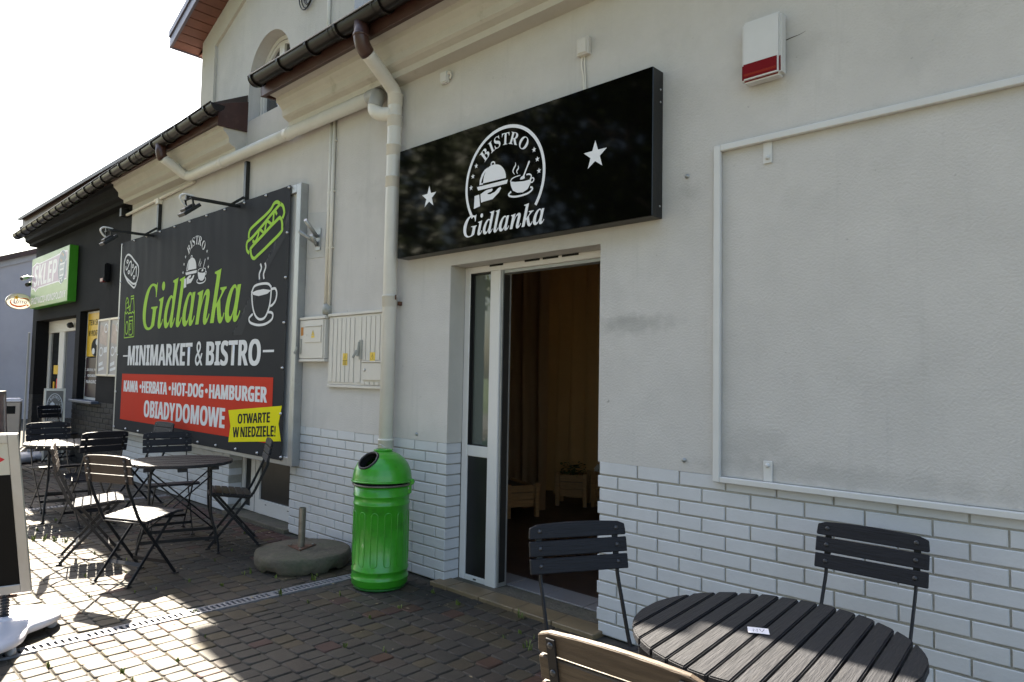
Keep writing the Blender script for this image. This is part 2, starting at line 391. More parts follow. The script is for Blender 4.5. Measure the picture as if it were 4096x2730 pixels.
class MB:
    def __init__(s):
        s.v, s.f, s.sm, s.mi, s.at = [], [], [], [], []
    def add(s, vs, fs, sm=False, mi=0, at=0.0):
        k = len(s.v)
        s.v += [tuple(p) for p in vs]
        for f in fs:
            s.f.append(tuple(i + k for i in f)); s.sm.append(sm); s.mi.append(mi); s.at.append(at)
        return s
    def box(s, x0, x1, y0, y1, z0, z1, mi=0):
        vs = [(x, y, z) for x in (x0, x1) for y in (y0, y1) for z in (z0, z1)]
        return s.add(vs, [(0, 1, 3, 2), (4, 6, 7, 5), (0, 4, 5, 1), (2, 3, 7, 6), (0, 2, 6, 4), (1, 5, 7, 3)], mi=mi)
    def obox(s, c, a, b, d, mi=0):
        c, a, b, d = vec(c), vec(a), vec(b), vec(d)
        vs = [c + i * a + j * b + k * d for i in (-1, 1) for j in (-1, 1) for k in (-1, 1)]
        return s.add(vs, [(0, 1, 3, 2), (4, 6, 7, 5), (0, 4, 5, 1), (2, 3, 7, 6), (0, 2, 6, 4), (1, 5, 7, 3)], mi=mi)
    def bar(s, p, q, w, h, side=(0, 0, 1), mi=0):
        # rectangular bar from p to q; w measured along 'side' (made perpendicular), h across it
        p, q, side = vec(p), vec(q), vec(side)
        d = (q - p).normalized()
        a = (side - d * side.dot(d)).normalized()
        b = d.cross(a)
        return s.obox((p + q) / 2, (q - p) / 2, a * w / 2, b * h / 2, mi)
    def ribbon(s, path, wdir, w, t, mi=0):
        # flat strip following a path; wdir constant direction of its thin side t, w in the plane of the path
        P = [vec(p) for p in path]
        wd = vec(wdir).normalized()
        vs = []
        for i, p in enumerate(P):
            d = (P[min(i + 1, len(P) - 1)] - P[max(i - 1, 0)]).normalized()
            n = wd.cross(d).normalized()
            for a, b in ((-1, -1), (1, -1), (1, 1), (-1, 1)):
                vs.append(p + n * (a * w / 2) + wd * (b * t / 2))
        fs = []
        for i in range(len(P) - 1):
            for k in range(4):
                fs.append((4 * i + k, 4 * i + (k + 1) % 4, 4 * i + 4 + (k + 1) % 4, 4 * i + 4 + k))
        m = 4 * (len(P) - 1)
        fs += [(3, 2, 1, 0), (m, m + 1, m + 2, m + 3)]
        return s.add(vs, fs, mi=mi)
    def tube(s, path, r, n=12, caps=True, closed=False, mi=0, smooth=True):
        P = [vec(p) for p in path]
        rr = r if isinstance(r, (list, tuple)) else [r] * len(P)
        vs, prev = [], None
        m = len(P)
        for i, p in enumerate(P):
            if closed:
                d = (P[(i + 1) % m] - P[i - 1]).normalized()
            else:
                d = (P[min(i + 1, m - 1)] - P[max(i - 1, 0)]).normalized()
            if prev is None:
                a = d.orthogonal().normalized()
            else:
                a = (prev - d * prev.dot(d)).normalized()
            prev = a
            b = d.cross(a)
            k = 1.0
            if 0 < i < m - 1 and not closed:
                c_ = (P[i] - P[i - 1]).normalized().dot(d)
                k = 1 / max(c_, 0.5)
            for j in range(n):
                t = 2 * PI * j / n
                vs.append(p + (a * math.cos(t) + b * math.sin(t)) * rr[i] * (1 + (k - 1) * 0.5))
        fs = []
        for i in range(m if closed else m - 1):
            i2 = (i + 1) % m
            for j in range(n):
                fs.append((i * n + j, i * n + (j + 1) % n, i2 * n + (j + 1) % n, i2 * n + j))
        s.add(vs, fs, sm=smooth, mi=mi)
        if caps and not closed:
            k = len(s.v) - len(vs)
            s.f.append(tuple(k + j for j in reversed(range(n)))); s.sm.append(False); s.mi.append(mi); s.at.append(0.0)
            s.f.append(tuple(k + (m - 1) * n + j for j in range(n))); s.sm.append(False); s.mi.append(mi); s.at.append(0.0)
        return s
    def lathe(s, prof, c=(0, 0, 0), n=32, axis=None, mi=0, cap=True, smooth=True):
        c = vec(c)
        q = Matrix.Identity(3) if axis is None else vec(axis).to_track_quat('Z', 'Y').to_matrix()
        vs = []
        for r, z in prof:
            for j in range(n):
                t = 2 * PI * j / n
                vs.append(c + q @ Vector((r * math.cos(t), r * math.sin(t), z)))
        fs = []
        for i in range(len(prof) - 1):
            for j in range(n):
                fs.append((i * n + j, i * n + (j + 1) % n, (i + 1) * n + (j + 1) % n, (i + 1) * n + j))
        k = len(s.v)
        s.add(vs, fs, sm=smooth, mi=mi)
        if cap:
            for row, rev in ((0, True), (len(prof) - 1, False)):
                idx = [k + row * n + j for j in range(n)]
                s.f.append(tuple(reversed(idx)) if rev else tuple(idx)); s.sm.append(False); s.mi.append(mi); s.at.append(0.0)
        return s
    def prism(s, pts, a, b, mi=0):
        # pts: 3-D outline; extruded from pts+a to pts+b
        P = [vec(p) for p in pts]
        a, b = vec(a), vec(b)
        n = len(P)
        vs = [p + a for p in P] + [p + b for p in P]
        fs = [tuple(reversed(range(n))), tuple(range(n, 2 * n))]
        fs += [(i, (i + 1) % n, n + (i + 1) % n, n + i) for i in range(n)]
        return s.add(vs, fs, mi=mi)
    def build(s, name, m, parent=None, bevel=0.0, seg=1, loc=None, angle=30):
        me = bpy.data.meshes.new(name)
        off = Vector((0, 0, 0))
        if parent is not None:
            off = ORG[parent.name]
        elif loc is not None:
            off = vec(loc)
        me.from_pydata([(x - off.x, y - off.y, z - off.z) for x, y, z in s.v], [], s.f)
        mats = m if isinstance(m, (list, tuple)) else [m]
        for x in mats:
            me.materials.append(x)
        me.polygons.foreach_set('use_smooth', s.sm)
        me.polygons.foreach_set('material_index', s.mi)
        if any(s.at):
            a = me.attributes.new('tint', 'FLOAT', 'FACE')
            a.data.foreach_set('value', s.at)
        bm = bmesh.new()
        bm.from_mesh(me)
        if not any(s.at):
            bmesh.ops.recalc_face_normals(bm, faces=bm.faces)
        if bevel > 0:
            es = [e for e in bm.edges if len(e.link_faces) == 2 and e.calc_face_angle(0) > R(angle) and not (e.link_faces[0].smooth and e.link_faces[1].smooth)]
            bmesh.ops.bevel(bm, geom=es, offset=bevel, segments=seg, affect='EDGES', clamp_overlap=True)
        ng = [f for f in bm.faces if len(f.verts) > 4]
        if ng:
            bmesh.ops.triangulate(bm, faces=ng)
        bm.to_mesh(me)
        bm.free()
        me.update()
        o = bpy.data.objects.new(name, me)
        C.objects.link(o)
        if parent is not None:
            o.parent = parent
        else:
            o.location = off
        ORG[o.name] = off
        return o

def catmull(pts, n=6, closed=False):
    P = [Vector(p) for p in pts]
    m = len(P)
    out = []
    rng = range(m) if closed else range(m - 1)
    for i in rng:
        p0 = P[i - 1] if (i > 0 or closed) else P[0] * 2 - P[1]
        p1, p2 = P[i], P[(i + 1) % m]
        p3 = P[(i + 2) % m] if (i + 2 < m or closed) else P[-1] * 2 - P[-2]
        for k in range(n):
            t = k / n
            out.append(0.5 * ((2 * p1) + (-p0 + p2) * t + (2 * p0 - 5 * p1 + 4 * p2 - p3) * t * t + (-p0 + 3 * p1 - 3 * p2 + p3) * t ** 3))
    if not closed:
        out.append(P[-1])
    return out

# flat printing on a plane --------------------------------------------------
class Plane:
    def __init__(s, o, u, v, n):
        s.o, s.u, s.v, s.n = vec(o), vec(u), vec(v), vec(n)
    def at(s, p, h=0.0):
        return s.o + s.u * p[0] + s.v * p[1] + s.n * h
def wallplane(y): return Plane((0, y, 0), (1, 0, 0), (0, 0, 1), (0, -1, 0))
class BPlane(Plane):
    def at(s, p, h=0.0):
        return Vector((p[0], -0.0865 - wr(p[0], p[1]) - 0.0012 - h, p[1]))
class Art:
    """flat print: polygons, strokes and letters in plane coordinates, each a hair in front of the last"""
    def __init__(s, plane, h=0.0):
        s.p, s.h, s.mb = plane, h, MB()
    def step(s):
        s.h += 0.00012
        return s.h
    def poly(s, pts):
        h = s.step()
        n = len(pts)
        ar = sum(pts[i][0] * pts[(i + 1) % n][1] - pts[(i + 1) % n][0] * pts[i][1] for i in range(n))
        if ar < 0:
            pts = list(reversed(pts))
        s.mb.add([s.p.at(q, h) for q in pts], [tuple(range(n))])
    def curve_poly(s, pts, n=5): s.poly(catmull([tuple(p) for p in pts], n, True))
    def stroke(s, pts, w, closed=False, smooth=True, n=6):
        h = s.step()
        P = catmull(pts, n, closed) if smooth else [Vector(p) for p in pts]
        m = len(P)
        vs = []
        for i, p in enumerate(P):
            if closed:
                d = P[(i + 1) % m] - P[i - 1]
            else:
                d = P[min(i + 1, m - 1)] - P[max(i - 1, 0)]
            d.normalize()
            nn = Vector((-d.y, d.x))
            ww = w(i / max(m - 1, 1)) if callable(w) else w
            vs += [s.p.at(p + nn * ww / 2, h), s.p.at(p - nn * ww / 2, h)]
        fs = [(2 * i, 2 * i + 1, 2 * ((i + 1) % m) + 1, 2 * ((i + 1) % m)) for i in range(m if closed else m - 1)]
        s.mb.add(vs, fs)
    def disc(s, c, rx, rz=None, n=24, rot=0.0):
        rz = rz or rx
        cr, sr = math.cos(rot), math.sin(rot)
        s.poly([(c[0] + rx * math.cos(2 * PI * k / n) * cr - rz * math.sin(2 * PI * k / n) * sr,
                 c[1] + rx * math.cos(2 * PI * k / n) * sr + rz * math.sin(2 * PI * k / n) * cr) for k in range(n)])
    def ring(s, c, rx, rz, w, n=24):
        s.stroke([(c[0] + rx * math.cos(2 * PI * k / n), c[1] + rz * math.sin(2 * PI * k / n)) for k in range(n)], w, True, False)
    def star(s, c, r, sx=1.0, rot=0.0, inner=0.40):
        s.poly([(c[0] + sx * (r if k % 2 == 0 else r * inner) * math.sin(PI * k / 5 + rot), c[1] + (r if k % 2 == 0 else r * inner) * math.cos(PI * k / 5 + rot)) for k in range(10)])
    def text(s, t, x0, x1, z0, z1, shear=0.0, zl=None):
        """fit the ink box of t into x0..x1, z0..z1 (zl: lower-left height when the line runs uphill)"""
        V, F = glyphs(t)
        if not V: return
        xa, xb = min(p[0] for p in V), max(p[0] for p in V)
        za, zb = min(p[1] for p in V), max(p[1] for p in V)
        h = s.step()
        vs = []
        for p in V:
            fx, fz = (p[0] - xa) / (xb - xa), (p[1] - za) / (zb - za)
            z = z0 + (z1 - z0) * fz + (0 if zl is None else zl * fx)
            vs.append(s.p.at((x0 + (x1 - x0) * fx + shear * (z - z0), z), h))
        s.mb.add(vs, F)
    def glyph_at(s, ch, c, size, rot):
        V, F = glyphs(ch)
        xa, xb = min(p[0] for p in V), max(p[0] for p in V)
        h = s.step()
        cr, sr = math.cos(rot), math.sin(rot)
        vs = []
        for p in V:
            x, z = (p[0] - (xa + xb) / 2) * size * s.gsx, p[1] * size
            vs.append(s.p.at((c[0] + (x * cr - z * sr), c[1] + (x * sr + z * cr)), h))
        s.mb.add(vs, F)
    gsx = 1.0
    def build(s, name, m, parent):
        o = s.mb.build(name, m, parent)
        if isinstance(s.p, BPlane):
            s.drape(o)
        return o
    def drape(s, o):
        """cut the print finer and lay it onto the folds of the sheet"""
        off = ORG[o.name]
        bm = bmesh.new()
        bm.from_mesh(o.data)
        bmesh.ops.triangulate(bm, faces=bm.faces)
        L = bm.verts.layers.float.new('lift')
        for v in bm.verts:
            v[L] = -(v.co.y + off.y) - 0.0865 - wr(v.co.x + off.x, v.co.z + off.z)
        for _ in range(7):
            es = [e for e in bm.edges if abs(e.verts[0].co.x - e.verts[1].co.x) > 0.045]
            if not es: break
            bmesh.ops.subdivide_edges(bm, edges=es, cuts=1)
            bmesh.ops.triangulate(bm, faces=[f for f in bm.faces if len(f.verts) > 3])
        for v in bm.verts:
            v.co.y = -0.0865 - wr(v.co.x + off.x, v.co.z + off.z) - v[L] - off.y
        bm.verts.layers.float.remove(L)
        bm.to_mesh(o.data)
        bm.free()
        for p in o.data.polygons: p.use_smooth = True

GL = {}
def glyphs(t):
    if t in GL: return GL[t]
    c = bpy.data.curves.new('lettering', 'FONT')
    c.body = t
    c.size = 1.0
    c.resolution_u = 6
    o = bpy.data.objects.new('lettering', c)
    C.objects.link(o)
    bpy.context.view_layer.update()
    me = bpy.data.meshes.new_from_object(o.evaluated_get(bpy.context.evaluated_depsgraph_get()))
    V = [(v.co.x, v.co.y) for v in me.vertices]
    F = [tuple(p.vertices) for p in me.polygons]
    bpy.data.objects.remove(o)
    bpy.data.curves.remove(c)
    bpy.data.meshes.remove(me)
    GL[t] = (V, F)
    return V, F
def alpha(s, U, Lw): return ''.join(chr(U + ord(c) - 65) if 'A' <= c <= 'Z' else chr(Lw + ord(c) - 97) if 'a' <= c <= 'z' else c for c in s)
def bi(s): return alpha(s, 0x1D468, 0x1D482)      # slanted serif letters
def bs(s): return alpha(s, 0x1D400, 0x1D41A)      # upright serif letters
def sb(s): return alpha(s, 0x1D5D4, 0x1D5EE)      # bold sans letters

# ================================================================== GROUND (structure)
X_, Y_, Z_ = Vector((1, 0, 0)), Vector((0, 1, 0)), Vector((0, 0, 1))
def structure(o): o['kind'] = 'structure'; return o
b = MB(); b.box(-400, 400, -9.0, 400, -0.06, -0.0105)
structure(b.build('ground', M['sand']))
b = MB(); b.box(-400, 400, -16, -9.12, -0.10, -0.03)
structure(b.build('road', M['asphalt']))
b = MB(); b.box(-400, 400, -9.12, -9.0, -0.10, 0.02)
structure(b.build('kerb', M['concrete'], bevel=0.01))
b = MB(); b.box(-400, 400, -400, -16, -0.10, -0.01)
structure(b.build('grass_bank', M['verge']))

DRAINS = (-4.335, -8.60)
def sett_tint(x, y):
    r = rnd.random()
    if -8.2 < x < -5.0 and y > -0.42:            # band of red and ochre setts along the wall
        return 0.86 + 0.06 * rnd.random() if r < 0.6 else (1.0 if r < 0.8 else rnd.random() * 0.5)
    if r < 0.56: return rnd.random() * 0.33
    if r < 0.78: return 0.33 + rnd.random() * 0.2
    if r < 0.955: return 0.6 + rnd.random() * 0.14
    if r < 0.98: return 0.86
    return 0.93
b = MB()
pitch = 0.118
k0, k1 = -72, 17
for k in range(k0, k1):
    yb_ = -1.962 + pitch * k
    x = -24.0 + rnd.random() * 0.1
    far_row = yb_ < -3.4
    while x < 3.0:
        ln = rnd.choice((0.07, 0.088, 0.10, 0.104, 0.108, 0.118, 0.122, 0.17))
        x2 = x + ln
        ok = yb_ + pitch < 0.02 or (-15.3 < x and x2 < -12.9 and yb_ < 0.2)
        for dx in DRAINS:
            if x < dx + 0.06 and x2 > dx - 0.06:
                if x < dx - 0.06 and dx - 0.06 - x > 0.05: x2 = dx - 0.06
                else: ok = False; x2 = dx + 0.06
                break
        if far_row and (x < -14 or x > -1): ok = False
        if ok and x2 - x > 0.035:
            g = 0.0022 + 0.0018 * rnd.random()
            xa, xb, ya, yc = x + g, x2 - g, yb_ + g, yb_ + pitch - g
            z = -0.002 + rnd.uniform(-0.003, 0.002)
            zt = [z + rnd.uniform(-0.0018, 0.0018) for _ in range(4)]
            t = max(0.001, sett_tint(x, yb_))
            near = x > -11 and not far_row
            if near:
                c, e = 0.009, 0.005
                j = [rnd.uniform(-0.003, 0.003) for _ in range(8)]
                o1 = [(xa + c, ya), (xb - c, ya), (xb, ya + c), (xb, yc - c), (xb - c, yc), (xa + c, yc), (xa, yc - c), (xa, ya + c)]
                cx, cy = (xa + xb) / 2, (ya + yc) / 2
                o1 = [(px + j[i] * 0.6, py + j[(i + 3) % 8] * 0.6) for i, (px, py) in enumerate(o1)]
                o2 = [(px + (e if px < cx else -e), py + (e if py < cy else -e)) for px, py in o1]
                def tz(px, py):
                    u, v = (px - xa) / (xb - xa), (py - ya) / (yc - ya)
                    return zt[0] * (1 - u) * (1 - v) + zt[1] * u * (1 - v) + zt[2] * u * v + zt[3] * (1 - u) * v
                o15 = [((p[0] * 0.35 + q[0] * 0.65), (p[1] * 0.35 + q[1] * 0.65)) for p, q in zip(o1, o2)]
                vs = [(px, py, -0.03) for px, py in o1] + [(px, py, tz(px, py) - 0.0055) for px, py in o1] + \
                     [(px, py, tz(px, py) - 0.002) for px, py in o15] + [(px, py, tz(px, py)) for px, py in o2]
                fs = []
                for L_ in range(3):
                    fs += [(8 * L_ + i, 8 * L_ + (i + 1) % 8, 8 * L_ + 8 + (i + 1) % 8, 8 * L_ + 8 + i) for i in range(8)]
                b.add(vs, fs, sm=True, at=t)
                b.add([vs[24 + i] for i in range(8)], [(0, 1, 2, 7), (2, 3, 6, 7), (3, 4, 5, 6)], sm=True, at=t)
            else:
                e = 0.008
                vs = [(xa, ya, -0.03), (xb, ya, -0.03), (xb, yc, -0.03), (xa, yc, -0.03),
                      (xa + e, ya + e, zt[0]), (xb - e, ya + e, zt[1]), (xb - e, yc - e, zt[2]), (xa + e, yc - e, zt[3])]
                b.add(vs, [(4, 5, 6, 7), (0, 1, 5, 4), (1, 2, 6, 5), (2, 3, 7, 6), (3, 0, 4, 7)], at=t)
        x = x2
structure(b.build('pavement', M['paver']))

# slotted drains across the pavement
for dx, y0, y1, lab in ((-4.335, -3.2, -0.06, 'galvanised slotted drain channel running to the green litter bin'),
                        (-8.60, -2.2, -0.06, 'galvanised slotted drain channel under the dark tables and chairs further left')):
    d = thing('drain_channel', lab, 'drain', (dx, (y0 + y1) / 2, 0), 0, 'drain channels in the pavement')
    g = MB()
    hw = 0.052
    g.box(dx - hw, dx - hw + 0.018, y0, y1, -0.02, 0.001)
    g.box(dx + hw - 0.018, dx + hw, y0, y1, -0.02, 0.001)
    y = y0
    i = 0
    while y < y1 - 0.03:
        wd = 0.0165 if i % 16 else 0.045
        g.box(dx - hw + 0.018, dx + hw - 0.018, y, min(y + wd, y1), -0.02, 0.0005)
        y += wd + 0.016
        i += 1
    g.build('grate', M['grate'], d)
    g = MB(); g.box(dx - 0.036, dx + 0.036, y0, y1, -0.010, -0.0095)
    g.build('channel', M['drainshade'], d)  # dark sheet painted under the slots in place of the drain's shade

# weeds, dead leaves and crumbs in the joints
b = MB()
def blade(x, y, h, t):
    a = rnd.random() * 2 * PI
    lx, ly = math.cos(a) * h * 0.5, math.sin(a) * h * 0.5
    px, py = -math.sin(a) * 0.004, math.cos(a) * 0.004
    b.add([(x - px, y - py, -0.01), (x + px, y + py, -0.01), (x + lx * .5 + px, y + ly * .5 + py, h * .7), (x + lx * .5 - px, y + ly * .5 - py, h * .7), (x + lx, y + ly, h)],
          [(0, 1, 2, 3), (3, 2, 4)], at=t)
for _ in range(75):
    k = rnd.randint(-8, 15)
    y = -1.962 + pitch * k + rnd.uniform(-0.006, 0.006)
    x = rnd.uniform(-8.5, -1.2) if rnd.random() < 0.7 else rnd.uniform(-5.2, -3.5)
    for _ in range(rnd.randint(2, 6)):
        blade(x + rnd.uniform(-.012, .012), y + rnd.uniform(-.008, .008), rnd.uniform(0.008, 0.022), rnd.uniform(0.3, 1))
for x, y in ((-7.06, -1.72), (-6.98, -1.66), (-6.9, -1.60), (-6.8, -1.55), (-4.31, -0.95), (-4.42, -0.62), (-3.35, -0.24), (-4.9, -0.86), (-2.55, -0.45), (-2.9, -0.13)):
    for _ in range(9):
        blade(x + rnd.uniform(-.03, .03), y + rnd.uniform(-.012, .012), rnd.uniform(0.02, 0.05), rnd.uniform(0.4, 1))
o = b.build('weeds', M['crown'])
tag(o, 'small green weeds and grass blades growing in the pavement joints', 'weeds', None, 'stuff')
b = MB()
for _ in range(260):
    x = rnd.uniform(-7.5, -1.0) if rnd.random() < 0.5 else rnd.gauss(-5.6, 0.7)
    y = -0.06 - abs(rnd.gauss(0, 0.55))
    a, s_ = rnd.random() * 2 * PI, rnd.uniform(0.004, 0.014)
    ux, uy = math.cos(a) * s_, math.sin(a) * s_
    z = 0.003
    b.add([(x - ux, y - uy, z), (x + uy * .4, y - ux * .4, z + .004), (x + ux, y + uy, z + 0.002), (x - uy * .4, y + ux * .4, z)], [(0, 1, 2, 3)], at=rnd.uniform(0.01, 1))
M['litter'] = M['crown'].copy(); M['litter'].name = 'dead_leaf'
_r = [n for n in M['litter'].node_tree.nodes if n.type == 'VALTORGB'][0]
_r.color_ramp.elements[0].color = (0.07, 0.045, 0.02, 1); _r.color_ramp.elements[1].color = (0.30, 0.24, 0.13, 1)
o = b.build('dead_leaves', M['litter'])
tag(o, 'scattered dry leaf bits and crumbs lying on the dark pavement', 'leaves', None, 'stuff')

# ================================================================== BUILDING
bld = thing('bistro_building', 'long white rendered building with charcoal shop end and white brick base', 'building', (-6, 0, 0))
OP = [(-15.33, -12.84, 0.0, 2.335), (-12.62, -11.67, 0.96, 2.376), (-7.16, -5.92, 0.0, 2.12), (-3.755, -2.43, 0.0, 2.247), (-7.032, -6.168, 3.735, 4.101)]
XL, XR, XD, TH = -15.6, 5.0, -10.443, 0.32
ZB = 0.975                                     # top of the brick base
def wall_strips(x0, x1, z0, z1, y0, y1, mb):
    """box wall between x0..x1, z0..z1 with the openings left out"""
    xs = sorted({x0, x1} | {v for o_ in OP for v in o_[:2] if x0 < v < x1})
    for a, c in zip(xs[:-1], xs[1:]):
        h = [o_ for o_ in OP if o_[0] <= a + 1e-6 and o_[1] >= c - 1e-6]
        if not h:
            mb.box(a, c, y0, y1, z0, z1)
        else:
            zo0, zo1 = h[0][2], h[0][3]
            if zo0 > z0: mb.box(a, c, y0, y1, z0, min(zo0, z1))
            if zo1 < z1: mb.box(a, c, y0, y1, max(zo1, z0), z1)
b = MB(); wall_strips(XD, XR, ZB, 4.1, 0.0, TH, b)
b.box(XR - 0.3, XR, TH, 6, 0, 4.1); b.box(XL + 0.01, -7.6, 6, 6.3, 0, 4.1); b.box(-2.2, XR, 6, 6.3, 0, 4.1); b.box(-7.6, -2.2, 6, 6.3, 0, 0.2); b.box(-7.6, -2.2, 6, 6.3, 2.9, 4.1)  # unseen back wall opening, added to let daylight in behind the curtains
b.build('wall', M['stucco'], bld)
b = MB(); wall_strips(XL, XD, ZB, 4.1, 0.0, TH, b); b.box(XL, XL + 0.3, TH, 6, 0, 4.1)
tag(b.build('wall', M['darkwall'], bld), 'charcoal painted wall of the shop end')
b = MB(); b.box(XL + 0.35, XR - 0.35, TH + 0.01, 6, 2.95, 3.05)
b.build('ceiling', M['inwall'], bld)
# brick base: bricks in front of recessed mortar
def brick_run(x0, x1, a0, name, mb_mat, mo_mat, returns=()):
    bb, mo = MB(), MB()
    hz, ch = 0.0328, 0.0035
    for k in range(13):
        zc = (13 - k - 0.5) * 0.075
        z0, z1 = zc - hz, zc + hz
        if k == 0: z1 = ZB - 0.001
        off = a0 if k % 2 == 0 else a0 + 0.13
        n0 = math.floor((x0 - off) / 0.26) - 1
        j = off + n0 * 0.26
        while j < x1:
            xa, xb = max(j + 0.004, x0), min(j + 0.256, x1)
            if xb - xa > 0.03:
                y = rnd.uniform(-0.0012, 0.0012)
                dz = rnd.uniform(-0.0012, 0.0012)
                yd = 0.03
                if (xa == x0 and 'L' in returns) or (xb == x1 and 'R' in returns): yd = 0.137
                vs = [(xa, y + ch, z0 + dz), (xb, y + ch, z0 + dz), (xb, y + ch, z1 + dz), (xa, y + ch, z1 + dz),
                      (xa + ch, y, z0 + ch + dz), (xb - ch, y, z0 + ch + dz), (xb - ch, y, z1 - ch + dz), (xa + ch, y, z1 - ch + dz),
                      (xa, yd, z0 + dz), (xb, yd, z0 + dz), (xb, yd, z1 + dz), (xa, yd, z1 + dz)]
                bb.add(vs, [(4, 5, 6, 7), (0, 1, 5, 4), (1, 2, 6, 5), (2, 3, 7, 6), (3, 0, 4, 7), (0, 8, 9, 1), (1, 9, 10, 2), (2, 10, 11, 3), (3, 11, 8, 0)])
            j += 0.26
    il, ir = (0.012 if 'L' in returns else 0), (0.012 if 'R' in returns else 0)
    mo.box(x0 + il, x1 - ir, 0.0065, TH, 0.0, ZB - 0.002)
    p = bb.build(name, mb_mat, bld)
    mo.build('mortar', mo_mat, p)
    return p
brick_run(-2.43, XR, -2.162, 'brick_base', M['brick'], M['mortar'], 'L')
brick_run(-5.92, -3.755, -5.678, 'brick_base', M['brick'], M['mortar'], 'LR')
brick_run(XD, -7.16, -10.3, 'brick_base', M['brick'], M['mortar'], 'R')
tag(brick_run(-12.84, XD - 0.003, -12.7, 'brick_base', M['darkbrick'], M['darkmortar'], 'L'), 'charcoal painted brick base of the shop')
tag(brick_run(XL, -15.33, -15.5, 'brick_base', M['darkbrick'], M['darkmortar'], 'R'), 'charcoal painted brick base by the shop door')
# main door reveals in smooth render
b = MB()
b.box(-3.7525, -3.7505, 0.0015, 0.137, ZB + 0.002, 2.2455)
b.build('door_reveal', M['cornice'], bld)

# lower roof, fascia, cornice, gutters
EL, ER = -7.05, -5.95                            # ends of the two eaves beside the window bay
def roof_z(y): return 4.12 + (y + 0.42) * 0.45
b = MB()
for x0, x1 in ((-15.22, EL), (ER, XR + 0.4)):
    e_ = -0.46 if x1 > 0 else -0.395
    b.prism([(x0, e_, 4.11 if x1 > 0 else 4.135), (x0, 0.02, 4.32), (x0, 0.02, 4.40), (x0, e_, 4.16 if x1 > 0 else 4.185)], (0, 0, 0), (x1 - x0, 0, 0))
for x0, x1 in ((XL - 0.1, -8.2), (-5.09, XR + 0.4)):
    b.prism([(x0, 0.02, 4.32), (x0, 3.2, 5.70), (x0, 6.8, 4.05), (x0, 6.8, 4.13), (x0, 3.2, 5.80), (x0, 0.02, 4.40)], (0, 0, 0), (x1 - x0, 0, 0))
b.build('roof', M['rooftile'], bld)
CP = [(0, 3.745), (-0.115, 3.75), (-0.12, 3.795), (-0.165, 3.815), (-0.185, 3.83), (-0.19, 3.885), (-0.215, 3.915), (-0.25, 3.945), (-0.255, 3.985), (-0.345, 3.995), (-0.345, 4.095), (0, 4.31)]
for x0, x1, m_, lab in ((XD, EL, M['cornice'], None), (ER, XR, M['cornice'], None), (XL - 0.02, XD - 0.004, M['darkwall'], 'charcoal painted cornice of the shop')):
    b = MB(); b.prism([(x0, y if x1 > 0 else max(y, -0.283 + (z - 4.0) * 0.001), z) for y, z in CP], (0, 0, 0), (x1 - x0, 0, 0))
    o = b.build('cornice', m_, bld)
    if lab: tag(o, lab)
for x0, x1 in ((-15.25, EL), (ER - 0.02, XR + 0.4)):
    b = MB()
    dl = 0.065 if x1 == EL else 0.0
    b.box(x0, x1, -0.385 + dl, -0.348 + dl, 3.965 + dl * 0.5, 4.15 + dl * 0.5)
    b.box(x0, x1, -0.349 + dl, -0.02, 4.10, 4.12)
    if x1 == EL: b.prism([(x1 + 0.001, -0.322, 3.97), (x1 + 0.001, -0.004, 3.985), (x1 + 0.001, -0.004, 4.31), (x1 + 0.001, -0.322, 4.20)], (0, 0, 0), (0.02, 0, 0))
    else: b.prism([(x0 - 0.02, -0.385, 3.965), (x0 - 0.02, -0.004, 4.0), (x0 - 0.02, -0.004, 4.3), (x0 - 0.02, -0.385, 4.15)], (0, 0, 0), (0.02, 0, 0))
    b.build('fascia', M['fascia'], bld, bevel=0.003)
